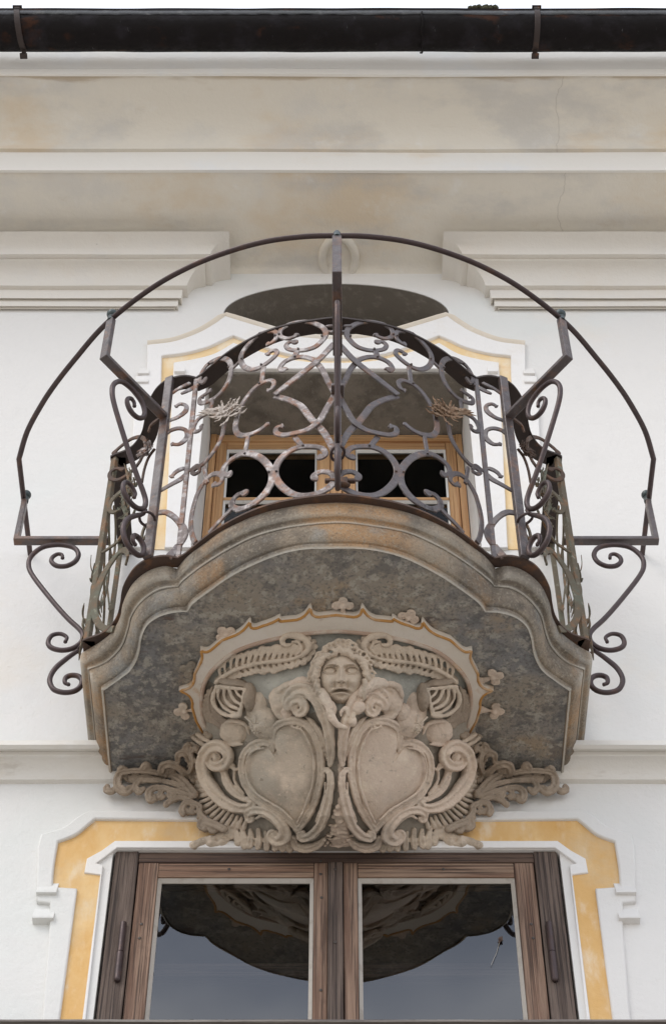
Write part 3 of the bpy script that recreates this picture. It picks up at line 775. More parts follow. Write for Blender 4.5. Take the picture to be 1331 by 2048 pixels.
z7 = lambda x, y: (x/2.925, 720+y/2.925)
z4 = lambda x, y: (140+x/2.377, 980+y/2.377)
W_ = IRONW
# bow panel, top row of C scrolls
scroll(z5, [(985,178),(950,200),(900,212),(850,190),(862,140),(940,100),(1050,88),(1135,112),(1182,150),(1180,200),(1120,265),(1050,293),(980,300),(915,290),(895,262),(925,236),(980,240)])
scroll(z5, [(748,255),(785,245),(822,205),(818,165),(770,157),(700,180),(630,240),(575,310),(560,370),(585,420),(640,440),(700,425),(770,380),(825,325),(812,298),(775,312),(750,335)])
scroll(z5, [(300,500),(285,535),(258,525),(265,480),(300,420),(350,380),(415,358),(470,375),(490,430),(475,510),(430,590),(370,650),(310,680),(262,688),(258,655),(300,622),(345,590)])
scroll(z5, [(500,432),(548,385)], .010, 0, 0, name='tie_bar'); scroll(z5, [(975,302),(958,362)], .015, 0, 0, name='tie_bar')
scroll(z5, [(728,425),(712,550)], .013, 0, 0, name='tie_bar'); scroll(z5, [(352,660),(335,748)], .012, 0, 0, name='tie_bar')
scroll(z5, [(1190,160),(1262,162)], .010, 0, 0, name='tie_bar')
# centre lozenge
scroll(z5, [(895,428),(868,452),(850,430),(880,388),(940,358),(1010,347),(1080,362),(1120,392),(1165,450),(1205,530),(1250,612)], .0135, 1.3, 0)
scroll(z5, [(1250,262),(1130,388),(970,515),(815,638)], .0155, 0, 0, off=.006)
scroll(z5, [(812,640),(870,652),(930,672),(1005,712),(1060,780),(1110,840),(1165,895),(1210,965),(1255,1060)], .0155, 0, 0)
scroll(z5, [(1262,625),(1200,735),(1140,835),(1055,898),(975,922),(880,938),(828,922),(832,885),(880,870)], .0145, 0, 1.4, off=.006)
scroll(z5, [(958,940),(1012,1008)], .014, 0, 0, name='tie_bar')
# lower C scrolls
scroll(z5, [(1125,1085),(1165,1088),(1185,1060),(1160,1025),(1100,1012),(1010,1012),(925,1042),(855,1100),(815,1175),(820,1240),(860,1302),(930,1355),(1010,1375),(1110,1362),(1195,1325),(1245,1275),(1248,1232),(1210,1202),(1150,1197),(1102,1222),(1098,1245),(1130,1242)], .0165)
scroll(z5, [(495,1205),(450,1222),(425,1200),(445,1150),(500,1100),(570,1065),(640,1065),(715,1100),(770,1160),(792,1220),(780,1290),(730,1365),(660,1425),(590,1465),(530,1470),(492,1445),(510,1395),(560,1358),(610,1352)], .0165)
scroll(z5, [(615,930),(592,1062)], .012, 0, 0, name='tie_bar')
# middle S scrolls that meet in the leaf spray
scroll(z5, [(752,600),(790,580),(805,535),(770,522),(700,550),(645,595),(590,665),(555,730),(530,800)], .012, 1.4, 0)
scroll(z5, [(530,800),(520,870),(545,922),(610,925),(690,895),(770,835)], .014, 0, 1.1)
scroll(z5, [(270,850),(262,885),(225,900),(210,875),(240,815),(300,770),(360,748),(430,752),(470,790)], .012, 1.2, 0)
scroll(z5, [(440,830),(425,920),(395,990),(340,1075),(280,1140),(225,1175),(202,1200),(225,1212),(262,1188)], .012, 0, 1.2)
scroll(z5, [(290,1165),(312,1282)], .011, 0, 0, name='tie_bar')
scroll(z5, [(352,1290),(395,1290),(425,1250),(405,1215),(355,1215),(300,1260),(245,1350),(220,1420),(200,1500),(190,1590),(205,1680),(225,1720)], .013, 1.3, 0)
scroll(z4, [(835,18),(800,20),(775,50),(770,85),(745,115),(700,160),(660,205)], .012, 1.2, 0)
scroll(z4, [(790,100),(850,80),(900,50),(940,10)], .012, 0, 0)
# lobe panel between junction bar and post
scroll(z7, [(1025,275),(1055,258),(1088,268),(1085,300),(1040,335),(990,355),(935,385)], .011, 1.3, 0)
scroll(z7, [(1000,492),(1050,492),(1092,455),(1090,415),(1050,400),(1000,412),(965,440),(930,480)], .012, 1.2, 0)
scroll(z7, [(985,345),(980,412)], .009, 0, 0, name='tie_bar')
scroll(z7, [(1060,198),(1095,182),(1135,160),(1165,140)], .010, 1.4, 0)
scroll(z7, [(955,240),(1000,200),(1050,165),(1110,135)], .009, 0, 0)
scroll(z7, [(1000,688),(1030,655),(1075,635),(1098,655),(1060,695),(995,732),(925,772)], .011, 1.3, 0)
scroll(z7, [(915,895),(975,893),(1035,935),(1080,1000),(1078,1040),(1045,1090),(1000,1140),(985,1155)], .0165, 0, 0)
scroll(z7, [(1110,650),(1150,620),(1172,640)], .011, 0, 1.2)
# ogee panel between post and corner
G_ = GREENI
scroll(z7, [(650,590),(640,620),(634,600),(655,560),(700,512),(770,462),(825,452),(850,480),(840,550),(800,620),(745,672),(690,702),(648,692),(645,660),(680,636),(728,642)], .012, 1.2, 1.2, RUST, mats=RUST)
scroll(z7, [(755,672),(742,745)], .010, 0, 0, G_, name='tie_bar', mats=G_)
scroll(z7, [(705,870),(668,892),(640,875),(650,830),(695,780),(745,745),(800,728)], .012, 1.3, 0, G_, mats=G_)
scroll(z7, [(598,1128),(640,1100),(690,1060),(740,980),(790,880)], .008, 0, 0, G_, mats=G_)
scroll(z7, [(735,1198),(748,1150),(735,1115),(700,1125),(640,1200),(598,1275),(565,1370),(552,1455),(568,1525),(610,1570),(665,1575)], .0165, 1.2, 0, G_, mats=G_)
scroll(z7, [(930,345),(885,380),(870,420)], .010, 0, 0, RUST, mats=RUST)
scroll(z7, [(905,520),(870,570),(845,640),(830,720)], .009, 0, 0, RUST, mats=RUST)
scroll(z7, [(855,960),(835,1010),(830,1060),(860,1020)], .008, 0, 1.1, G_, mats=G_)
# collars and rivets
def rivet(cv, x, y, r=.0042):
    h, n = on_rail(*cv(x, y))
    if h is None: return
    bm = bmesh.new(); ball(bm, h + n*.0045, r, 1); both(obj('rivet', bm, IRON, rail, True))
for x, y in ((985,195),(845,185),(1160,200),(985,295),(815,195),(705,180),(572,365),(715,410),(475,430),(330,400),(290,655),(1118,392),(960,352),(1125,845),(965,935),(1020,1010),(770,1205),(595,1068),(825,1200),(700,548),(880,875)): rivet(z5, x, y)
yc = PLAN[nP//2].y
zc1 = hz(786, yc-.01)
bm = bmesh.new(); box(bm, -.014, .022, yc-.040, yc+.006, zc1-.006, zc1+.006, .003); obj('collar', bm, IRON, rail)
zc2 = hz(962, yc)
bm = bmesh.new(); box(bm, -.030, .050, yc-.006, yc+.006, zc2-.005, zc2+.005, .002); box(bm, .002, .030, yc-.010, yc+.010, zc2-.022, zc2+.008, .003)
ell(bm, Vector((.016, yc-.006, zc2-.026)), (Vector((.022,0,0)), Vector((0,.012,0)), Vector((0,0,.007)))); obj('collar', bm, RUST, rail, True, 40)
for dx in (-.02, .03):
    bm = bmesh.new(); h = onY(672 + (22 if dx > 0 else -12), 652, yc); ell(bm, h, (Vector((.015,0,.001)), Vector((0,.004,0)), Vector((-.001,0,.007)))); obj('rivet', bm, IRON, rail, True)

SPRW = M('lit_spray_iron', (.50,.44,.39), .7, [((.28,.19,.13), 30, .5, .66, .8)])  # paler copy for the left spray, light on it put into the colour
SPRB = M('brown_iron', (.24,.15,.09), .75, [((.36,.27,.19), 30, .5, .66, .7)])
# leaf sprays
def spray(cx, cy, rx, ry, n, mat, mat2, seed, ang0=0.0, on=on_rail, sc=1.0):
    rnd = random.Random(seed); bm = bmesh.new()
    for i in range(n):
        side = 1 if i % 2 else -1
        a = rnd.gauss(0, .42) + ang0; L_ = rnd.uniform(.45, 1.0)
        x0, y0 = cx + rnd.uniform(-.25,.25)*rx, cy + rnd.uniform(-.3,.3)*ry
        x1, y1 = x0 + side*rx*L_*math.cos(a), y0 - side*ry*1.3*L_*math.sin(a) + rnd.uniform(-.5,.5)*ry*L_
        bend = rnd.uniform(-.25,.25)*ry
        px = cr([(x0,y0,0), ((x0+x1)/2, (y0+y1)/2+bend, 0), (x1,y1,0)], 5)
        P, Nn = [], []; base = rnd.uniform(.004, .016)
        for j, p in enumerate(px):
            h, nn = on(p.x, p.y)
            if h is None: continue
            P.append(h + nn*(base + .022*(j/len(px))**1.5*rnd.uniform(.6,1.0))); Nn.append((nn + Vector((rnd.uniform(-.4,.4),0,rnd.uniform(-.4,.4)))).normalized())
        if len(P) < 3: continue
        wd = [.0035 + .0085*math.sin(math.pi*min(1, (t/(len(P)-1))*1.05))*rnd.uniform(.6,1) for t in range(len(P))]; wd[-1] = .001
        ribbon(bm, P, Nn, wd, .0022)
    o = obj('leaf_spray', bm, mat, rail); both(o, mat2); return o
spray(457, 830, 44, 20, 50, SPRW, SPRB, 3, .45)
spray(300, 905, 17, 17, 20, W_, RUST, 5, .8)
spray(268, 985, 22, 30, 22, G_, G_, 8, .9)
spray(262, 1028, 20, 30, 12, G_, G_, 12, 1.1)

# side returns (perpendicular to the wall) with their own scrolls and leaves
XS = CORNER.x
def side_path(pts, k=7): return [Vector((XS, p.x, p.y)) for p in cr([(y, z, 0) for y, z in pts], k)]
def spiral(cy, cz, r0, r1, a0, turns, n=16): return [(cy + (r0+(r1-r0)*i/n)*math.cos(a0+2*math.pi*turns*i/n), cz + (r0+(r1-r0)*i/n)*math.sin(a0+2*math.pi*turns*i/n)) for i in range(n+1)]
ys, y_e = CORNER.y, -.035
for pts, wd in ((spiral(-.21, ZB+.13, .125, .10, 0.2, .8, 12), .0165), (spiral(-.20, ZTOP-.12, .11, .07, 3.4, .8, 12), .012), ([(-.33, ZB+.62), (-.25, ZB+.50), (-.14, ZB+.42), (-.10, ZB+.30)], .012), ([(-.31, ZB+.28), (-.2, ZB+.38), (-.15, ZB+.55), (-.2, ZB+.66)], .012)):
    P = side_path(pts, 4); bm = bmesh.new(); ribbon(bm, P, [Vector((-1,0,0))]*len(P), blobw(len(P), wd), .006); both(obj('scroll', bm, G_, rail))
rnd = random.Random(4)
def leaves_side(cy_, cz_, n, ry, rz, mat, seed):
    rnd = random.Random(seed); bm = bmesh.new()
    for i in range(n):
        a = rnd.uniform(0, 2*math.pi); l_ = rnd.uniform(.5, 1)
        p0 = Vector((XS - rnd.uniform(0,.01), cy_ + rnd.uniform(-.3,.3)*ry, cz_ + rnd.uniform(-.4,.4)*rz)); p2 = p0 + Vector((-rnd.uniform(.002,.014), ry*l_*math.cos(a), rz*l_*math.sin(a)))
        P = cr([tuple(p0), tuple((p0+p2)/2 + Vector((-.008*rnd.random(),0,0))), tuple(p2)], 4)
        ribbon(bm, P, [Vector((-1, rnd.uniform(-.5,.5), rnd.uniform(-.5,.5))).normalized()]*len(P), [.004+.009*math.sin(math.pi*t/(len(P)-1)) for t in range(len(P)-1)] + [.001], .0022)
    both(obj('leaf_spray', bm, mat, rail))
leaves_side(-.33, ZB+.34, 9, .05, .09, G_, 2); leaves_side(-.34, ZB+.10, 9, .04, .10, G_, 6); leaves_side(-.15, ZB+.36, 14, .07, .12, G_, 9)
# an arrow-headed stay hanging by the wall
bm = bmesh.new(); q0 = onY(212, 1150, -.06); q1 = onY(220, 1222, -.06)
tube(bm, [q0, q1], .003, 6); ribbon(bm, [q1 + Vector((0,0,.035)), q1 + Vector((.002,0,.012)), q1 + Vector((0,0,-.008))], [Vector((0,-1,0))]*3, [.004,.018,.001], .004)
both(obj('stay', bm, GREENI, rail))

# ================================================================== HOOP RAIL AND ITS BRACKETS
ZHp = 5.04 + EYE
hpx = [(62,1108),(51,1020),(37,918),(54.7,863.6),(82,812),(109,771),(149,720),(211,649),(297,580.6),(375,535.7),(453,504.5),(531.6,483),(609.7,473),(672,471.5)]
hp = [onZ(a, b, ZHp) for a, b in hpx]
hxw = -(abs(hp[0].x)+abs(hp[2].x))/2
hp[0] = Vector((hxw, .04, ZHp)); hp[1] = Vector((hxw, -.2, ZHp)); hp[2] = Vector((hxw, hp[2].y, ZHp)); hp[-1].x = 0
crv = cr([tuple(v) for v in hp[2:]], 7)
hl = [hp[0], hp[1]] + crv
hfull = hl + [Vector((-p.x, p.y, p.z)) for p in reversed(hl[:-1])]
bm = bmesh.new(); tube(bm, hfull, .0085, 10, flat=.8)
hoop = obj('hoop_rail', bm, RODM, None, True, 50)
hoop['label'] = 'thin dark iron hoop arching outside the balcony railing, ends set in the wall'; hoop['category'] = 'hoop rail'

# side view of a bracket, traced at the left corner: r outwards, z up
YCb = -.22
def s_rz(pts):
    o = []
    for x, y in pts:
        q = onY(*z7(x, y), YCb); o.append((-(q.x) + XS*1.0, q.z, 0))
    return o
up_s = s_rz([(372,1158),(368,1140),(342,1136),(312,1155),(308,1182),(340,1205),(395,1205),(445,1180),(466,1142),(448,1105),(400,1087),(330,1082),(250,1098),(190,1145),(172,1195),(195,1260),(300,1395),(400,1508),(470,1572),(494,1612),(480,1655),(430,1688),(365,1698),(305,1682),(288,1650),(310,1612),(360,1602),(398,1622),(390,1648)])
lo_s = s_rz([(494,1660),(470,1695),(400,1745),(330,1805),(298,1870),(320,1925),(380,1945),(440,1938),(478,1912),(488,1875),(465,1850),(425,1845),(392,1860),(388,1888),(408,1898)])
r_off = up_s[23][0]
rmax = max(v[0] for v in up_s)
ARMZ = 4.83 + EYE
def bracket(foot, tip, label, scale=1.0, smirr=False):
    """foot on the railing plan, tip under the hoop"""
    foot = Vector(foot); tip = Vector(tip)
    d = tip - foot; Ln = d.length; d.normalize(); sd = Vector((-d.y, d.x, 0))
    th = empty('scroll_bracket', (foot.x, foot.y, ZB), label, 'bracket', 'scroll brackets that carry the hoop')
    bm = bmesh.new(); w_, h_ = .0135, .016
    def P(r, z, s=0): q = foot + d*r + sd*s; return Vector((q.x, q.y, z))
    prof = [(0, ARMZ-h_/2), (Ln+w_*.6, ARMZ-h_/2), (Ln+w_*.6, ZHp-.010), (Ln-w_*.6, ZHp-.010), (Ln-w_*.6, ARMZ+h_/2), (0, ARMZ+h_/2)]
    a = [bm.verts.new(P(r, z, -w_)) for r, z in prof]; b = [bm.verts.new(P(r, z, w_)) for r, z in prof]
    bm.faces.new(a); bm.faces.new(b[::-1])
    for k in range(6): bm.faces.new((a[k], a[(k+1)%6], b[(k+1)%6], b[k]))
    bmesh.ops.recalc_face_normals(bm, faces=bm.faces[:])
    bmesh.ops.bevel(bm, geom=bm.edges[:], offset=.0018, segments=1, affect='EDGES')
    obj('arm', bm, IRON, th)
    k = (Ln) / .285
    for nm, S in (('scroll', up_s), ('lower_scroll', lo_s)):
        pts = [P(r*k if r > 0 else r*k, z) for r, z, _ in [tuple(v) for v in cr([tuple(v) for v in S], 5)]]
        bm = bmesh.new(); n = len(pts); rr = [.0078*(1 - .35*max(0, 1-6*min(i, n-1-i)/n)) for i in range(n)]
        tube(bm, pts, rr, 10); ball(bm, pts[0], .0068, 1); ball(bm, pts[-1], .0068, 1)
        obj(nm, bm, RODM, th, True)
    zz = up_s[23][1] - .012
    bm = bmesh.new(); tube(bm, [P(.016 + .024*math.cos(t), zz + .006*math.sin(t), .018*math.sin(t)) for t in [2*math.pi*i/16 for i in range(17)]], .0042, 6, caps=False); obj('collar', bm, RODM, th, True)
    bm = bmesh.new(); tp = P(Ln, ZHp)
    tube(bm, [tp + Vector((0,0,-.010)), tp + Vector((0,0,.010)), tp + Vector((0,0,.014))], [.012, .012, .007], 10)
    ball(bm, tp + Vector((0,0,.026)), .0165, 3) if scale > 0 else ell(bm, tp + Vector((0,0,.016)), (Vector((.009,0,0)), Vector((0,.009,0)), Vector((0,0,.010))))
    obj('finial', bm, BALLM, th, True, 60)
    return th
xcorner = -XS
bracket((XS-.004, -.22, 0), (hxw+.004, -.22, 0), 'leftmost scroll bracket, on the left side return of the railing, ball on top')
bracket((-XS+.004, -.22, 0), (-hxw-.004, -.22, 0), 'rightmost scroll bracket, on the right side return of the railing, ball on top')
tq = onZ(223, 638, ZHp)
fm = MP + MN*.012
bracket((fm.x, fm.y, 0), (tq.x, tq.y, 0), 'scroll bracket slanting out to the left from the post of the left lobe')
bracket((-fm.x, fm.y, 0), (-tq.x, tq.y, 0), 'scroll bracket slanting out to the right from the post of the right lobe')
bracket((.004, yc-.012, 0), (.002, hp[-1].y, 0), 'middle scroll bracket pointing straight out from the centre of the bow', -1)

# ================================================================== GUTTER
gut = empty('rain_gutter', (0, -.81, zg), 'long black half round rain gutter along the eaves with rusty patches', 'gutter')
e0 = TH + math.atan((1024-22)/F); e1 = TH + math.atan((1024-104)/F)
em = (e0+e1)/2; GY = -.81; dist = (D+GY)/math.cos(em); GR = dist*math.sin((e0-e1)/2); GZ = EYE + (D+GY)*math.tan(em)
bm = bmesh.new(); rows = []
for i in range(321):
    x = -WX + 2*WX*i/320
    dz = .0045*noise.noise(Vector((x*2.1, 1, 0))) + .002*noise.noise(Vector((x*7, 2, 0)))
    ro = []
    for j in range(21):
        a = math.pi + math.pi*j/20*1.0 + (-.15 + .3*j/20)
        rj = GR*(1 + .03*noise.noise(Vector((x*4, j*.3, 5))))
        ro.append(bm.verts.new((x, GY - math.cos(a)*rj*-1, GZ + dz + math.sin(a)*rj)))
    c = ro[0].co
    b0 = bm.verts.new((x, c.y - .010, c.z + .010)); b1 = bm.verts.new((x, c.y+.002, c.z+.018)); b2 = bm.verts.new((x, c.y+.010, c.z+.010))
    rows.append([b2, b1, b0] + ro)
for a, b in zip(rows, rows[1:]):
    for k in range(len(a)-1): bm.faces.new((a[k], a[k+1], b[k+1], b[k]))
obj('channel', bm, GUT, gut, True)
# grey crusted sheet folded over the outer rim of the channel
bm = bmesh.new(); rows = []
for i in range(700):
    x = -WX + 2*WX*i/699
    h = .35*noise.noise(Vector((x*4, 1, 4))) + .25*noise.noise(Vector((x*17, 1, 4)))
    dz = .0045*noise.noise(Vector((x*2.1, 1, 0)))
    ro = []
    for a, r_ in ((168+6*h, GR*.98), (170+6*h, GR*1.055), (176, GR*1.06), (183, GR*1.055), (190+7*h, GR*1.045), (191+7*h, GR*1.0)):
        ro.append(bm.verts.new((x, GY + math.cos(R(a))*r_, GZ + dz + math.sin(R(a))*r_ + .004*noise.noise(Vector((x*23, a, 2))))))
    rows.append(ro)
for a, b in zip(rows, rows[1:]):
    for k in range(5): bm.faces.new((a[k], a[k+1], b[k+1], b[k]))
obj('sheet_edge', bm, LEADM, gut, True)
for k in range(1):
    x0 = (.33,)[k]; bm = bmesh.new()
    tube(bm, [Vector((x0 + .003*math.sin(a*7), GY + math.cos(a)*(GR+.0035), GZ + math.sin(a)*(GR+.0035))) for a in [math.pi*1.0 + math.pi*j/14*.9 for j in range(15)]], .004, 6); obj('seam', bm, GUT, gut, True)
for px in (21, 1081):
    x = onY(px, 60, GY-GR).x; bm = bmesh.new(); P, Nn = [], []
    for j in range(17):
        a = math.pi*.90 + math.pi*j/16*.80
        P.append(Vector((x + (.028 if px < 500 else -.008)*j/16, GY + math.cos(a)*(GR+.005), GZ + math.sin(a)*(GR+.005)))); Nn.append(Vector((0, math.cos(a), math.sin(a))))
    P.insert(0, P[0] + Vector((0, -.003, .020))); Nn.insert(0, Vector((0,-1,0)))
    P.append(P[-1] + Vector((0,.012,-.020))); Nn.append(Nn[-1])
    ribbon(bm, P, Nn, .022, .006); box(bm, x-.018, x+.018, P[0].y-.006, P[0].y+.02, P[0].z-.002, P[0].z+.006, .001)
    q = P[-1]; box(bm, q.x-.014, q.x+.014, q.y-.01, q.y+.012, q.z-.007, q.z+.002, .001)
    obj('strap', bm, DARKU, gut)
bm = bmesh.new(); rnd = random.Random(2)
for i in range(60):
    t = rnd.gauss(0, .45); p = onY(963 + 28*t, 24, GY-GR); ell(bm, Vector((p.x, GY-GR*.9+rnd.uniform(-.01,.03), GZ+.045+.022*math.exp(-t*t)*rnd.random())), (Vector((.012,0,0)), Vector((0,.012,0)), Vector((0,0,.006*rnd.uniform(.6,1.4)))), 1)
mo = obj('moss_clump', bm, MOSS, None, True); mo['label'] = 'small clump of dry moss on the gutter rim right of centre'; mo['category'] = 'moss'

# ================================================================== LOWER TIMBER LEDGE
led = empty('timber_ledge', (0, -.2, 4.5), 'dark weathered timber ledge crossing in front of the lower window', 'ledge')
zl = hz(2039, -.22)
bm = bmesh.new(); rows = []
for i in range(121):
    x = -3 + 6*i/120; j = .0018*noise.noise(Vector((x*4, 0, 8)))
    rows.append([bm.verts.new(p) for p in ((x, -.22, zl-.006+j), (x, -.22, zl+j), (x, -.02, zl+.012), (x, -.02, zl-.004))])
for a, b in zip(rows, rows[1:]):
    for k in range(4): bm.faces.new((a[k], a[(k+1)%4], b[(k+1)%4], b[k]))
obj('top_board', bm, GREYW, led)
bx('beam', -3, 3, -.21, -.02, zl-.12, zl-.0075, OLDDH, led)

# ================================================================== STUCCO CARTOUCHE
Z2 = lambda x, y: (200+x/2.716, 1380+y/2.716)
Z1 = lambda x, y: (340+x/1.957, 1160+y/1.957)
ZH = lambda x, y: (390+x/5.787, 1240+y/5.787)
Z8 = lambda x, y: (560+x/5.12, 1260+y/5.12)
ZL = lambda x, y: (380+x/3.915, 1560+y/3.915)
cart = empty('stucco_cartouche', (0, -.1, 5.6), 'carved stucco cartouche under the balcony with crown, twin blank shields, helmets and foliage', 'carving')
bpx = [(672,1702),(600,1702),(520,1700),(450,1684),(418,1655),(398,1605),(388,1556),(386,1530),(388,1500),(393,1470),(396,1440),(398,1410),(405,1375),(425,1340),(460,1308),(510,1283),(570,1268),(630,1261),(672,1259)]
Bp = []
for a, b in bpx: Bp.append(onY(a, b, -.002) if b > 1553 else onZ(a, b, Z_I-.001))
Bp[0].x = 0; Bp[-1].x = 0
Bl = resample(cr([tuple(v) for v in Bp], 6), 60)
Bf = Bl + [Vector((-p.x, p.y, p.z)) for p in reversed(Bl[1:-1])]
nB = len(Bf); C0 = Vector((0, -.27, 3.90+EYE)); DIR = Vector((0, -.62, -.785))
import numpy as np
faces, NR = [], 26
Gd = np.zeros((NR+1, nB, 3))
for i in range(NR+1):
    for k, p in enumerate(Bf): Gd[i, k] = C0.lerp(p, i/NR)
for _ in range(500):
    Gd[0, :] = Gd[1].mean(axis=0)
    for i in range(1, NR):
        ang = (np.roll(Gd[i], 1, 0) + np.roll(Gd[i], -1, 0))*.5
        h_ = .5/i
        rad = (Gd[i+1]*(1+h_) + Gd[i-1]*(1-h_))*.5
        wa = min(1.0, (nB/(2*math.pi)/i)**2); Gd[i] = (rad + ang*wa)/(1+wa)
verts = []
for i in range(NR+1):
    f = i/NR
    for k in range(nB):
        q = Vector(Gd[i, k])
        yy = (q.y + .50)/.22; kf = 0 if yy < 0 else (1 if yy > 1 else yy*yy*(3-2*yy))
        verts.append(q + DIR*((.090 + .080*kf*math.exp(-abs(q.x-.010)/.11))*(1-f**2)**1.0))
for i in range(NR):
    for k in range(nB): faces.append((i*nB+k, i*nB+(k+1)%nB, (i+1)*nB+(k+1)%nB, (i+1)*nB+k))
CB = BVHTree.FromPolygons(verts, faces)
def photo_y(p):
    q = p - CAM; return CY - F*(-q.y*sT + q.z*cT)/(q.y*cT + q.z*sT)
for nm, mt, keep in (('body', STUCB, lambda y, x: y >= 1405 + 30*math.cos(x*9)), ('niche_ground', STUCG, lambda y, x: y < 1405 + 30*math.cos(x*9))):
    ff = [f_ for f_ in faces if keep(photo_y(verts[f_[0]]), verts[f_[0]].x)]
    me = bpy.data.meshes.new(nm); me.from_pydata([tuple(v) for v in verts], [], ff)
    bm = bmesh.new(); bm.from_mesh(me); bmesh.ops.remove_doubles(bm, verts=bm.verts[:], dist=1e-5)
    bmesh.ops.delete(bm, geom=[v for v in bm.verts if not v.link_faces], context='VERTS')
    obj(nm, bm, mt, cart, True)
def on_c(px, py):
    d = ray(px, py).normalized(); h = CB.ray_cast(CAM, d)
    if h[0] is not None:
        n = h[1] if h[1].dot(d) < 0 else -h[1]
        n = (n*.55 - d*.45).normalized()
        return h[0], n
    if py > 1553: return onY(px, py, 0), (Vector((0,-1,0))*.5 - d*.5).normalized()
    return onZ(px, py, Z_I), (Vector((0,0,-1))*.5 - d*.5).normalized()
PXM = .00133
def ct(bm, cv, pts, r, off=0.3, k=6, seg=10, flat=1.0, lift=0.0, groove=0.0):
    """stroke of stucco laid on the body. r in photo pixels"""
    px = cr([(*cv(x, y), 0) for x, y in pts], k); n = len(px); P, U, Rr = [], [], []
    for i, p in enumerate(px):
        t = i/(n-1)
        if isinstance(r, (tuple, list)):
            f = t*(len(r)-1); j = min(int(f), len(r)-2); rr = r[j] + (r[j+1]-r[j])*(f-j)
        else: rr = r
        h, nn = on_c(p.x, p.y); P.append(h + nn*(rr*PXM*off + lift)); U.append(nn); Rr.append(rr*PXM)
    # smooth the path in space
    for _ in range(2): P = [P[0]] + [(P[i-1]+P[i]*2+P[i+1])/4 for i in range(1, n-1)] + [P[-1]]
    tube(bm, P, Rr, seg, flat, True, U, groove)
    ell(bm, P[0], (Vector((Rr[0],0,0)), Vector((0,Rr[0],0)), Vector((0,0,Rr[0]))), 1); ell(bm, P[-1], (Vector((Rr[-1],0,0)), Vector((0,Rr[-1],0)), Vector((0,0,Rr[-1]))), 1)
def ce(bm, cv, x, y, a, b, h, ang=0.0, off=0.0, sub=3):
    """lump: half sizes a (along ang) and b in photo px, height h"""
    u, v = cv(x, y); p, n = on_c(u, v)
    rx = Vector((1,0,0)); rx = (rx - n*rx.dot(n)).normalized(); ry = n.cross(rx)   # ry up in the picture
    if ry.z < 0: ry = -ry
    e1 = rx*math.cos(ang) + ry*math.sin(ang); e2 = ry*math.cos(ang) - rx*math.sin(ang)
    ell(bm, p + n*off*PXM, (e1*a*PXM, e2*b*PXM, n*h*PXM), sub)
VOX = .0019
def patch(cv, outline, lift, dome, thick, rings=14):
    """solid cushion over an outline"""
    lp = cr([(*cv(x, y), 0) for x, y in outline], 5, True); c = Vector((sum(p.x for p in lp)/len(lp), sum(p.y for p in lp)/len(lp), 0))
    bm = bmesh.new(); top = []
    cc, n0 = on_c(c.x, c.y); V0 = bm.verts.new(cc + n0*(lift+dome))
    for i in range(1, rings+1):
        f = i/rings; row = []
        for p in lp:
            q = c.lerp(p, f); h, n = on_c(q.x, q.y); row.append(bm.verts.new(h + n*(lift + dome*(1-f**2.4))))
        top.append(row)
    m = len(lp)
    for k in range(m): bm.faces.new((V0, top[0][k], top[0][(k+1)%m]))
    for a, b in zip(top, top[1:]):
        for k in range(m): bm.faces.new((a[k], a[(k+1)%m], b[(k+1)%m], b[k]))
    base = []
    for p in lp: h, n = on_c(p.x, p.y); base.append(bm.verts.new(h - n*thick))
    for k in range(m): bm.faces.new((top[-1][k], top[-1][(k+1)%m], base[(k+1)%m], base[k]))
    bm.faces.new(base)
    return bm
# --- shields
shield_o = [(985,300),(950,270),(955,200),(1010,168),(1080,160),(1140,190),(1180,250),(1205,330),(1210,430),(1195,530),(1160,630),(1112,700),(1072,752),(1035,695),(980,655),(900,612),(830,552),(795,480),(787,400),(805,330),(850,292),(905,282),(940,320)]
sh = obj('shield', patch(Z2, shield_o, .014, .022, .01), STUC, cart, True)
s2 = both(sh, STUCP); s2['label'] = 'pinkish blank shield'
bm = bmesh.new()
ct(bm, Z2, [(998,292),(985,305),(962,292),(946,250),(955,200),(1010,166),(1080,160),(1140,190),(1182,250),(1207,330),(1212,430),(1197,530),(1162,630),(1114,704),(1075,755)], (5,6,8,8.5,9,9,9,9,8.5,8,8,6), .4, seg=20, groove=.5, lift=.013)
ct(bm, Z2, [(918,345),(938,335),(938,300),(905,275),(850,290),(805,330),(785,400),(795,480),(830,552),(900,614),(980,656),(1040,700),(1072,745)], (5,8,8.5,9,9,9,9,9,9,8,7), .4, seg=20, groove=.5, lift=.013)
ct(bm, Z2, [(1050,185),(1110,205),(1150,270),(1175,350),(1180,430),(1165,530),(1130,625),(1085,700)], (2,3,3,3,3,3,2), .6, lift=.028)
ct(bm, Z2, [(905,305),(860,315),(825,350),(812,410),(822,480),(855,540),(920,590),(1000,635),(1060,690)], (2,3,3,3,3,3,2), .6, lift=.028)
rim = sculpt('shield_rim', bm, STUC, cart, VOX); both(rim, STUCP)
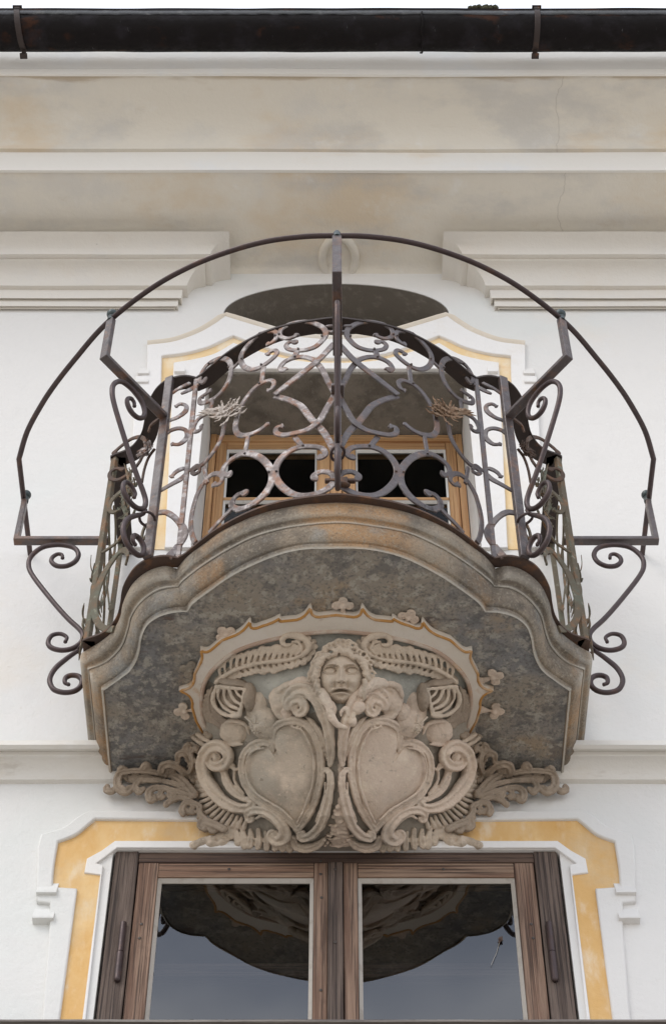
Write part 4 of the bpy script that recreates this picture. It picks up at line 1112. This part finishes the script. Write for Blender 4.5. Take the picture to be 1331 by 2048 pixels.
# --- volutes
bm = bmesh.new()
def vol(pts, r, off=.5, lift=.010): ct(bm, Z2, pts, [q*1.05 if max(r) > 5 else q for q in r], off+.15, lift=lift+.004, seg=20, groove=.62 if max(r) > 5 else 0)
vol([(668,362),(655,340),(630,338),(615,368),(635,402),(680,408),(712,375),(712,330),(680,298),(640,298),(602,335),(590,405),(610,490),(660,570),(720,622),(785,642),(838,625),(848,592),(815,588)], (5,7,8,9,10,11,11,12,12,13,14,15,15,14,12,10,8,7,6))
ce(bm, Z2, 655, 358, 10, 10, 12, off=14)
vol([(1105,75),(1085,65),(1068,88),(1085,115),(1115,110),(1124,75),(1095,45),(1050,55),(1035,90)], (4,6,7,8,9,9,9,10,8), lift=.018)
vol([(1035,95),(1030,45),(1070,5),(1130,0),(1185,45),(1232,125),(1262,230),(1270,340),(1262,405)], (8,10,12,13,13,12,10,8,5), lift=.016)
vol([(1140,150),(1195,210),(1232,300),(1245,380)], (3,6,6,3), lift=.008); vol([(1120,140),(1170,175),(1210,250),(1228,330)], (2,4,4,2), lift=.006)
vol([(745,432),(728,405),(700,408),(690,445),(712,505),(755,560),(805,592)], (4,6,7,8,9,8,5), lift=.006)
vol([(770,420),(740,440),(745,500),(790,560)], (3,4,4,3), lift=.004)
vol([(1225,470),(1222,440),(1245,430),(1266,470),(1255,590),(1215,705),(1160,765),(1105,790),(1090,768),(1112,755)], (3,5,6,7,8,9,9,8,6,4), lift=.012)
vol([(1235,500),(1225,600),(1180,700)], (2,3,2), lift=.014)
vol([(845,690),(825,705),(812,682),(835,650),(900,645),(965,680),(1010,735),(1010,785),(970,805),(935,790),(940,765),(968,762)], (4,6,7,8,9,10,12,13,11,9,7,5), lift=.012)
vol([(860,690),(900,670),(950,700),(985,750)], (2,4,4,3), lift=.018)
vol([(1055,790),(1060,830),(1110,845),(1170,835),(1220,800)], (7,9,9,8,6), lift=.004)
vg = sculpt('volute', bm, STUC, cart, VOX); both(vg, STUCP)
# --- ribbed shell fringe
bm = bmesh.new()
inn = cr([(*Z2(x, y), 0) for x, y in [(620,290),(575,340),(560,420),(575,500),(615,580),(670,640),(740,680),(800,700)]], 12)
outr = cr([(*Z2(x, y), 0) for x, y in [(560,250),(515,300),(500,400),(512,490),(545,560),(600,655),(700,720),(790,735)]], 12)
inn = resample(inn, 23); outr = [a.lerp(b, 1.38) for a, b in zip(inn, resample(outr, 23))]; ID = lambda x, y: (x, y)
for i, (a, b) in enumerate(zip(inn, outr)):
    j = 1 + .10*math.sin(i*2.7); e = a.lerp(b, 1.0*j); m = a.lerp(b, .5) + Vector((0, 1, 0))
    ct(bm, ID, [(a.x, a.y), (m.x, m.y), (e.x, e.y)], (4.0, 4.8, 5.2), .7, 3, 10, lift=.004)
vx = [(700,745,715,800),(735,750,750,830),(775,755,785,850),(820,760,815,850),(862,755,858,855),(900,770,905,860),(945,800,950,860),(985,815,990,860),(1020,810,1030,862)]
for a, b, c, d in vx: ct(bm, Z2, [(a, b), ((a+c)/2+6, (b+d)/2), (c, d)], (5, 7.5, 7), .6, 4, 14, groove=.5)
for a, b, c, d in [(560,835,505,850),(600,815,540,838),(650,800,600,822),(700,785,645,800),(640,845,600,842),(690,820,660,835)]: ct(bm, Z2, [(a, b), (c, d)], (7, 10), .7, 4, 12)
ce(bm, Z2, 655, 838, 6, 6, 6)
fr = sculpt('shell_fringe', bm, STUC, cart, VOX); both(fr, STUC)
# --- acanthus leaves at the sides
bm = bmesh.new()
def leaf(spine, r, lobes, side, ll, lr=5, cv=Z2):
    r = [q*1.0 for q in r]; lr *= 1.15
    ct(bm, cv, spine, r, 1.0, seg=16, lift=.024, groove=.6)
    sp = resample(cr([(*cv(x, y), 0) for x, y in spine], 8), lobes*2+3)
    for i in range(lobes):
        q = sp[2*i+2]; t = (sp[2*i+3]-sp[2*i+1]).normalized(); nn = Vector((-t.y, t.x, 0))*side
        f = 1 - .3*abs(i/lobes-.5)
        e1 = q + nn*ll*.55*f + t*ll*.35; e2 = q + nn*ll*f + t*ll*.15; e3 = q + nn*ll*.8*f - t*ll*.12
        ct(bm, ID, [(q.x, q.y), (e1.x, e1.y), (e2.x, e2.y), (e3.x, e3.y)], (lr*.8, lr*1.15, lr*1.3, lr*1.0), 1.0, 4, 12, lift=.018, groove=.5)
leaf([(520,600),(460,530),(400,490),(310,460),(220,455),(140,470),(98,510),(105,560),(145,582),(170,558)], (9,9,8,8,8,9,10,10,8), 5, 1, 26, 5.5)
leaf([(500,590),(430,545),(340,520),(270,515),(215,520),(195,555),(215,580),(238,560)], (7,7,6,6,7,8,7,6), 3, 1, 20, 5)
leaf([(500,610),(430,580),(350,560),(295,560),(265,590),(275,625),(300,620)], (7,7,7,7,8,8,6), 3, -1, 18, 5)
leaf([(510,640),(450,610),(395,620),(358,650)], (6,7,7,7), 2, 1, 16, 5)
leaf([(510,520),(480,450),(435,400),(385,375),(345,385),(335,420),(360,440)], (7,8,8,9,9,8,6), 3, -1, 18, 5)
leaf([(500,480),(505,410),(490,350),(460,315),(428,325),(425,365)], (6,7,8,8,8,6), 2, 1, 16, 5)
leaf([(520,440),(540,380),(520,320),(480,300)], (5,7,7,6), 2, 1, 12, 5)
leaf([(330,430),(260,415),(180,415),(110,425),(92,465)], (6,6,6,7,7), 3, -1, 12, 4.5)
leaf([(620,740),(570,680),(520,645),(470,640),(445,670),(455,700)], (7,7,7,7,7,6), 3, -1, 18, 5)
leaf([(700,760),(650,740),(600,725),(560,735),(545,765),(570,780)], (7,8,8,8,7,6), 3, -1, 16, 6)
for (x, y) in ((510,250),(545,240),(580,235),(600,250)): ce(bm, Z2, x, y, 9, 6, 7, .4)
ct(bm, Z2, [(505,262),(540,268),(590,262)], (5,6,5), .5)
lv = sculpt('acanthus_leaf', bm, STUCD, cart, VOX, 1); both(lv, STUCD)
# --- crown band on the soffit
rimpx = [(130,590),(104,545),(88,490),(86,430),(98,360),(140,290),(205,228),(300,190),(410,160),(540,138),(650,130)]
innpx = [(195,640),(150,585),(128,520),(128,430),(158,360),(240,285),(340,243),(480,212),(600,199),(650,197)]
def zi(p):
    q = onZ(*Z1(*p), Z_I-.012); return (q.x, q.y)
tips = {1:(52,545,0), 3:(20,424,1), 4:(60,345,0), 5:(115,262,1), 6:(205,195,0), 7:(318,143,1), 8:(437,137,1), 9:(552,88,1)}
seg_px = []
for i, p in enumerate(rimpx[:-1]):
    nx_ = rimpx[i+1]
    if i in tips:
        tx, ty, sharp = tips[i]; px_, py_ = p
        if sharp:
            dx, dy = (nx_[0]-rimpx[i-1][0]), (nx_[1]-rimpx[i-1][1]); l_ = math.hypot(dx, dy); dx, dy = dx/l_, dy/l_
            tx, ty = px_+(tx-px_)*.66, py_+(ty-py_)*.66
            for o_, f_ in ((-44, -.16), (-28, -.03), (-15, .22), (-7, .55), (-2.5, .88)): seg_px.append((px_+dx*o_+(tx-px_)*f_, py_+dy*o_+(ty-py_)*f_))
            seg_px.append((tx, ty))
            for o_, f_ in ((2.5, .88), (7, .55), (15, .22), (28, -.03), (44, -.16)): seg_px.append((px_+dx*o_+(tx-px_)*f_, py_+dy*o_+(ty-py_)*f_))
        else: seg_px.append(p)
    else: seg_px.append(p)
seg_px.append(rimpx[-1])
rim_l = [zi(p) for p in seg_px]; rim_l[-1] = (rim_l[-1][0], rim_l[-1][1])
inn_l = [(v.x, v.y) for v in cr([(*zi(p), 0) for p in innpx], 5)]
def cx0(l): l = list(l); l[-1] = (0, l[-1][1]); return l
rim_l = cx0(rim_l); inn_l = cx0(inn_l)
loop = rim_l[:-1] + [rim_l[-1]] + [(-x, y) for x, y in reversed(rim_l[:-1])] + [(-x, y) for x, y in inn_l[:-1]] + [inn_l[-1]] + [(x, y) for x, y in reversed(inn_l[:-1])]
me = fill2d([loop], .022, .003); me.transform(Matrix.Translation((0, 0, Z_I-.0105)))
crown = obj('crown', me, CROWN, cart)
# raised inner lip and ochre line along the band
bm = bmesh.new(); tube(bm, [Vector((x, y-.004, Z_I-.022)) for x, y in inn_l] + [Vector((-x, y-.004, Z_I-.022)) for x, y in reversed(inn_l[:-1])], .006, 8)
obj('crown_lip', bm, LIPM, cart, True)
bm = bmesh.new(); rl = [Vector((x, y, Z_I-.020)) for x, y in rim_l]; tube(bm, rl + [Vector((-p.x, p.y, p.z)) for p in reversed(rl[:-1])], .0042, 6)
obj('crown_edge', bm, OCHL, cart, True)
def fleuron(x, y, ang, mat, s=.86):
    q = onZ(*Z1(x, y), Z_I-.008); bm = bmesh.new(); u = Vector((math.cos(ang), math.sin(ang), 0)); v = Vector((-u.y, u.x, 0)); Zv = Vector((0,0,.012))
    for a, b in ((.030, 0), (.012, .020), (.012, -.020)):
        c = q + (u*a + v*b)*s
        tube(bm, [c + Vector((.0105*s*math.cos(t), .0105*s*math.sin(t), 0)) for t in [2*math.pi*i/14 for i in range(15)]], .0052*s, 7, caps=False); ell(bm, c, (Vector((.008*s,0,0)), Vector((0,.008*s,0)), Vector((0,0,.006))), 1)
    ell(bm, q + u*.010*s, (u*.010*s, v*.008*s, Zv), 2); tube(bm, [q - u*.042*s, q - u*.02*s, q - u*.002*s, q + u*.012*s], [.022*s, .012*s, .007*s, .006*s], 8, flat=.5)
    return sculpt('fleuron', bm, mat, cart, .0022, 1)
for x, y, an in ((676,112,-90), (925,158,-66), (228,222,-128), (1250,385,-20), (92,355,-162), (70,512,172), (1255,512,5), ):
    fleuron(x, y, R(an), STUCP if x not in (92,) else STUCF)
# --- plumes
def plume(name, spine, nb, lu, ld, mat, sr=(5,5,4,3)):
    bm = bmesh.new(); ct(bm, ZH, spine, sr, .8, lift=.014)
    ct(bm, ZH, spine, [lu*.32, lu*.50, lu*.55, lu*.45, lu*.25], .0, flat=.28, seg=14, lift=.002)
    sp = resample(cr([(*ZH(x, y), 0) for x, y in spine], 8), nb+2)
    for i in range(1, nb+1):
        q = sp[i]; t = (sp[min(i+1, nb+1)]-sp[i-1]).normalized(); up_ = Vector((t.y, -t.x, 0))
        if up_.y > 0: up_ = -up_
        for sgn, ln in ((1, lu), (-1, ld)):
            if ln <= 0: continue
            k_ = ln*(.55+.45*math.sin(math.pi*min(1, i/nb*.9+.1)))*random.uniform(.85, 1.12); n_ = up_*sgn
            pts = [q, q + n_*k_*.45 + t*k_*.15, q + n_*k_*.85 + t*k_*.42, q + n_*k_ + t*k_*.78, q + n_*k_*.72 + t*k_*.92, q + n_*k_*.55+t*k_*.72]
            ct(bm, ID, [(p.x, p.y) for p in pts], (3.0, 4.2, 4.6, 4.2, 2.8), 1.0, 3, 12, lift=.008, groove=.5)
    o = sculpt(name, bm, mat, cart, .0021, 1); return o
pl = plume('plume', [(270,710),(420,600),(600,530),(800,490),(1000,475),(1180,440),(1300,370),(1370,260)], 17, 31, 20, STUC); both(pl)
p3 = plume('plume', [(230,760),(190,900),(210,1050),(300,1150),(420,1200)], 12, 10, 13, STUCD, (3,3,3,2)); both(p3)
bm = bmesh.new()
ct(bm, ZH, [(1250,420),(1330,330),(1290,240),(1190,190),(1080,180),(1020,230),(1040,290),(1110,290)], (4,6,7,7,6,5,4), .8, lift=.016)
ct(bm, ZH, [(1190,400),(1240,330),(1200,260),(1130,250)], (3,4,4,3), .8, lift=.014)
for k in range(7): ct(bm, ZH, [(1050+30*k, 300+10*(k%3)), (1090+28*k, 340), (1085+30*k, 390)], (2.2,3,2), .8, lift=.010)
cu = sculpt('plume_curl', bm, STUC, cart, .0021, 1); both(cu)
# --- barred helmets
bm = bmesh.new()
ce(bm, ZH, 470, 900, 34, 30, 20, -.5, 4); ce(bm, ZH, 650, 890, 15, 31, 26, .1, 8); ce(bm, ZH, 470, 720, 34, 9, 24, -.12, 8)
hb = sculpt('helmet', bm, STUCD, cart, .0024, 2); hb2 = both(hb)
bm = bmesh.new()
for pts, r in (([(300,740),(400,750),(520,770),(622,790)], 4), ([(628,785),(612,900),(592,990),(580,1078)], 4.2), ([(300,740),(266,860),(300,980),(400,1065),(500,1092),(580,1080)], 4.6),
               ([(335,760),(325,880),(400,990),(500,1050),(575,1060)], 3.4), ([(390,770),(400,880),(470,970),(578,1020)], 3.6), ([(450,780),(480,870),(530,925),(590,960)], 3.6), ([(515,785),(545,840),(598,885)], 3.2)):
    ct(bm, ZH, pts, r, .6, 5, 8, lift=.034)
vs_ = sculpt('visor', bm, STUC, cart, .0019, 1); both(vs_)
# --- clouds, drapery and small medallions behind
bm = bmesh.new()
ce(bm, Z1, 255, 590, 34, 28, 13, .3, 2); ct(bm, Z1, [(215,560),(250,548),(300,560),(318,600)], (3,5,5,3), .6, lift=.012); ct(bm, Z1, [(205,600),(240,640),(290,640)], (3,5,3), .6, lift=.010); ce(bm, Z1, 375, 560, 34, 36, 26, .9, 0); ce(bm, Z1, 440, 470, 26, 30, 20, .6, 0); ce(bm, Z1, 340, 500, 24, 34, 16, -.2, 0)
ct(bm, Z1, [(530,400),(470,410),(430,440),(415,490),(440,530),(480,535)], (7,9,9,9,8,6), .6, lift=.008); ct(bm, Z1, [(520,420),(465,440),(455,480),(475,500)], (3,5,5,3), .6, lift=.016)
cl_ = sculpt('drapery', bm, STUC, cart, .0026, 3); both(cl_, STUCP)
bm = bmesh.new(); q, n = on_c(*Z1(352, 570)); q = q + n*.034
rx = Vector((1,0,0)); rx = (rx-n*rx.dot(n)).normalized(); ry = n.cross(rx)
ell(bm, q, (rx*.012, ry*.014, n*.006)); 
for i in range(10):
    a = 2*math.pi*i/10; ell(bm, q + rx*.0125*math.cos(a) + ry*.0145*math.sin(a), (rx*.0038, ry*.0038, n*.006), 1)
ell(bm, q+n*.005, (rx*.004, ry*.004, n*.005), 1)
a_, _ = on_c(*Z1(310, 525)); tube(bm, [a_ + n*.04, q], .0028, 6); a_, _ = on_c(*Z1(345, 520)); tube(bm, [a_ + n*.035, q], .0022, 6)
both(obj('medallion', bm, STUC, cart, True))
# --- keel between the shields, rough mortar
bm = bmesh.new(); rnd = random.Random(11)
for i in range(60):
    y = 1452 + 236*i/59; x = 681 + rnd.uniform(-2.5, 2.5); wd = 4.5 + (max(0, (y-1600)/90)**1.5)*26
    ce(bm, ID, x, y, wd*.9, 6, 3 + rnd.random()*1.5 + max(0, (y-1600)/90)*4, rnd.uniform(-.5,.5), 1, 2)
for i in range(46):
    y = 1612 + 80*rnd.random(); s_ = (y-1600)/90; ce(bm, ID, 679 + rnd.uniform(-36, 36)*s_, y, rnd.uniform(3,7), rnd.uniform(3,6), rnd.uniform(4,9), rnd.uniform(0,3), 4, 1)
sculpt('keel', bm, STUCP, cart, .0024, 1)
# --- drapery ribbons below the chin
bm = bmesh.new()
ct(bm, Z8, [(455,630),(480,690),(530,760),(560,840),(590,910),(628,965)], (7,10,10,9,8,5), .7, lift=.030)
ct(bm, Z8, [(790,660),(860,600),(950,560),(1030,560)], (10,13,13,9), .6, lift=.030)
ct(bm, Z8, [(1030,560),(1120,560),(1190,600),(1220,680)], (6,7,7,5), .6, lift=.018)
ct(bm, Z8, [(130,560),(230,530),(330,560),(400,600)], (7,9,9,7), .6, lift=.018)
ce(bm, Z8, 765, 790, 16, 14, 12, .5, 22); ce(bm, Z8, 700, 920, 11, 13, 10, -.2, 18); ce(bm, Z8, 560, 800, 9, 15, 9, .4, 20)
for x in (615, 640, 668): ct(bm, Z8, [(642,790),(x,830),(x+4,880)], (3,3,2), .6, lift=.026)
ce(bm, Z8, 1250, 850, 17, 22, 14, 0, 4); ce(bm, Z8, 80, 800, 17, 26, 14, 0, 4)
sculpt('collar_drapery', bm, STUCP, cart, .0022, 1)

# --- the mask: a carved face looking down
fc, fn = on_c(681, 1356); fn = Vector((0.02, -.66, -.75)).normalized(); fc = fc + fn*.018
fx = Vector((1,0,0)); fx = (fx-fn*fx.dot(fn)).normalized(); fy = fx.cross(fn)
if fy.z < 0: fy = -fy
def g(u, v, cu_, cv_, su, sv): return math.exp(-((u-cu_)/su)**2 - ((v-cv_)/sv)**2)
bm = bmesh.new(); NU, NV = 150, 170; grid = []
fa, fb, fcd = .063, .072, .058
for j in range(NV+1):
    row = []; v = -1 + 2*j/NV
    for i in range(NU+1):
        u = -1 + 2*i/NU
        # map square to disc-like outline
        uu = u*math.sqrt(max(0, 1 - v*v*.5)); vv = v*math.sqrt(max(0, 1 - u*u*.5))
        rr = min(1, uu*uu + vv*vv); wn = 1 - .20*max(0, -vv)**1.6      # narrower jaw
        h = fcd*math.sqrt(max(0, 1 - rr**1.25))
        d = 0
        for s_ in (-1, 1):
            ex, ey = s_*.45, .27
            d -= .020*g(uu, vv, ex, ey+.02, .27, .17)
            d -= .010*g(uu, vv, s_*.20, .26, .08, .12)                # inner corner
            e2 = ((uu-ex)/.24)**2 + ((vv-ey)/.105)**2
            if e2 < 1: d += .012*math.sqrt(1-e2)                      # eyeball
            lu = abs(math.sqrt(((uu-ex)/.28)**2 + ((vv-ey)/(.15 if vv > ey else .125))**2) - 1)
            d += (.0085 if vv > ey else .0050)*math.exp(-(lu/.13)**2)  # lids
            d += .0150*g(uu, vv, s_*.42, .52 - .9*(uu-s_*.36)**2, .30, .055)
            d += .0110*g(uu, vv, s_*.46, -.12, .20, .16)
            d += .0110*g(uu, vv, s_*.125, -.10, .065, .055)
            d -= .0120*g(uu, vv, s_*.085, -.155, .040, .024)
            d -= .0060*g(uu, vv, s_*.27, -.26, .05, .12)
        d += .024*g(uu, vv, 0, .08, .075, .22) + .022*g(uu, vv, 0, -.07, .11, .075)
        d -= .0040*g(uu, vv, 0, -.26, .035, .06)
        d += .0110*g(uu, vv, 0, -.355 - .45*uu*uu, .30, .045)
        d -= .0340*g(uu, vv, 0, -.435 - .55*uu*uu, .33, .045)
        d += .0120*g(uu, vv, 0, -.53 - .1*uu*uu, .20, .05)
        d -= .0060*g(uu, vv, 0, -.63, .18, .04); d += .0130*g(uu, vv, 0, -.78, .17, .11)
        h += d*max(0, 1-rr**4)
        row.append(bm.verts.new(fc + fx*uu*fa*wn + fy*vv*fb + fn*(h - .018)))
    grid.append(row)
for a, b in zip(grid, grid[1:]):
    for k in range(NU): bm.faces.new((a[k], a[k+1], b[k+1], b[k]))
face = obj('mask_face', bm, STUC, cart, True)
# hair
bm = bmesh.new(); rnd = random.Random(21)
def curl(a0, rad, ln, r, bend):
    """lock starting on the hairline at angle a0 round the head"""
    P = []
    for j in range(9):
        t = j/8; rr = rad + ln*t; aa = a0 + bend*t*t
        q = fc + fx*math.cos(aa)*fa*rr + fy*(math.sin(aa)*fb*rr + .002) + fn*(.022*math.sin(math.pi*t) + .020 - .030*t)
        P.append(q)
    tube(bm, P, [r*(.7+.5*math.sin(math.pi*min(1,t/8*1.1)))*(1 if t < 8 else .5) for t in range(9)], 8)
for i in range(40):
    a = R(-28 + 236*i/39) + rnd.uniform(-.04, .04)
    curl(a, .80 if 50 < math.degrees(a) < 130 else .90, rnd.uniform(.30, .48), rnd.uniform(.0036,.0050), rnd.choice((-1,1))*rnd.uniform(.25,.6) if 60 < math.degrees(a) < 120 else (-1 if a < R(90) else 1)*rnd.uniform(.3,.55))
for i in range(26):
    a = R(-20 + 220*i/25); rad = rnd.uniform(1.12,1.30)
    q = fc + fx*math.cos(a)*fa*rad + fy*math.sin(a)*fb*rad - fn*.004
    tube(bm, [q + fx*(.010*math.cos(t)*(1-.07*t)) + fy*(.010*math.sin(t)*(1-.07*t)) + fn*.0014*t for t in [k*.5 for k in range(13)]], .0044, 7)
sculpt('mask_hair', bm, STUC, cart, .0017, 0)
# small dried fly and thread on the right pane

p0 = onY(999, 1880, YG-.004); p1 = onY(981, 1930, YG-.004)
lf = empty('dried_leaf', tuple(p0), 'small dried brown leaf scrap caught on a cobweb thread, on the right window pane', 'leaf')
bm = bmesh.new(); ribbon(bm, [p0 + Vector((.006,0,.012)), p0 + Vector((.002,-.003,.002)), p0 + Vector((-.004,0,-.010))], [Vector((.3,-1,0)).normalized()]*3, [.002,.012,.003], .0012)
ribbon(bm, [p0 + Vector((-.006,0,.004)), p0 + Vector((.001,-.004,.0)), p0 + Vector((.007,0,-.003))], [Vector((0,-1,.4)).normalized()]*3, [.001,.007,.002], .0012)
obj('blade', bm, RUST, lf)
bm = bmesh.new(); tube(bm, [p0, (p0+p1)/2 + Vector((.003,0,0)), p1], .0006, 5); obj('thread', bm, PUTTY, lf)
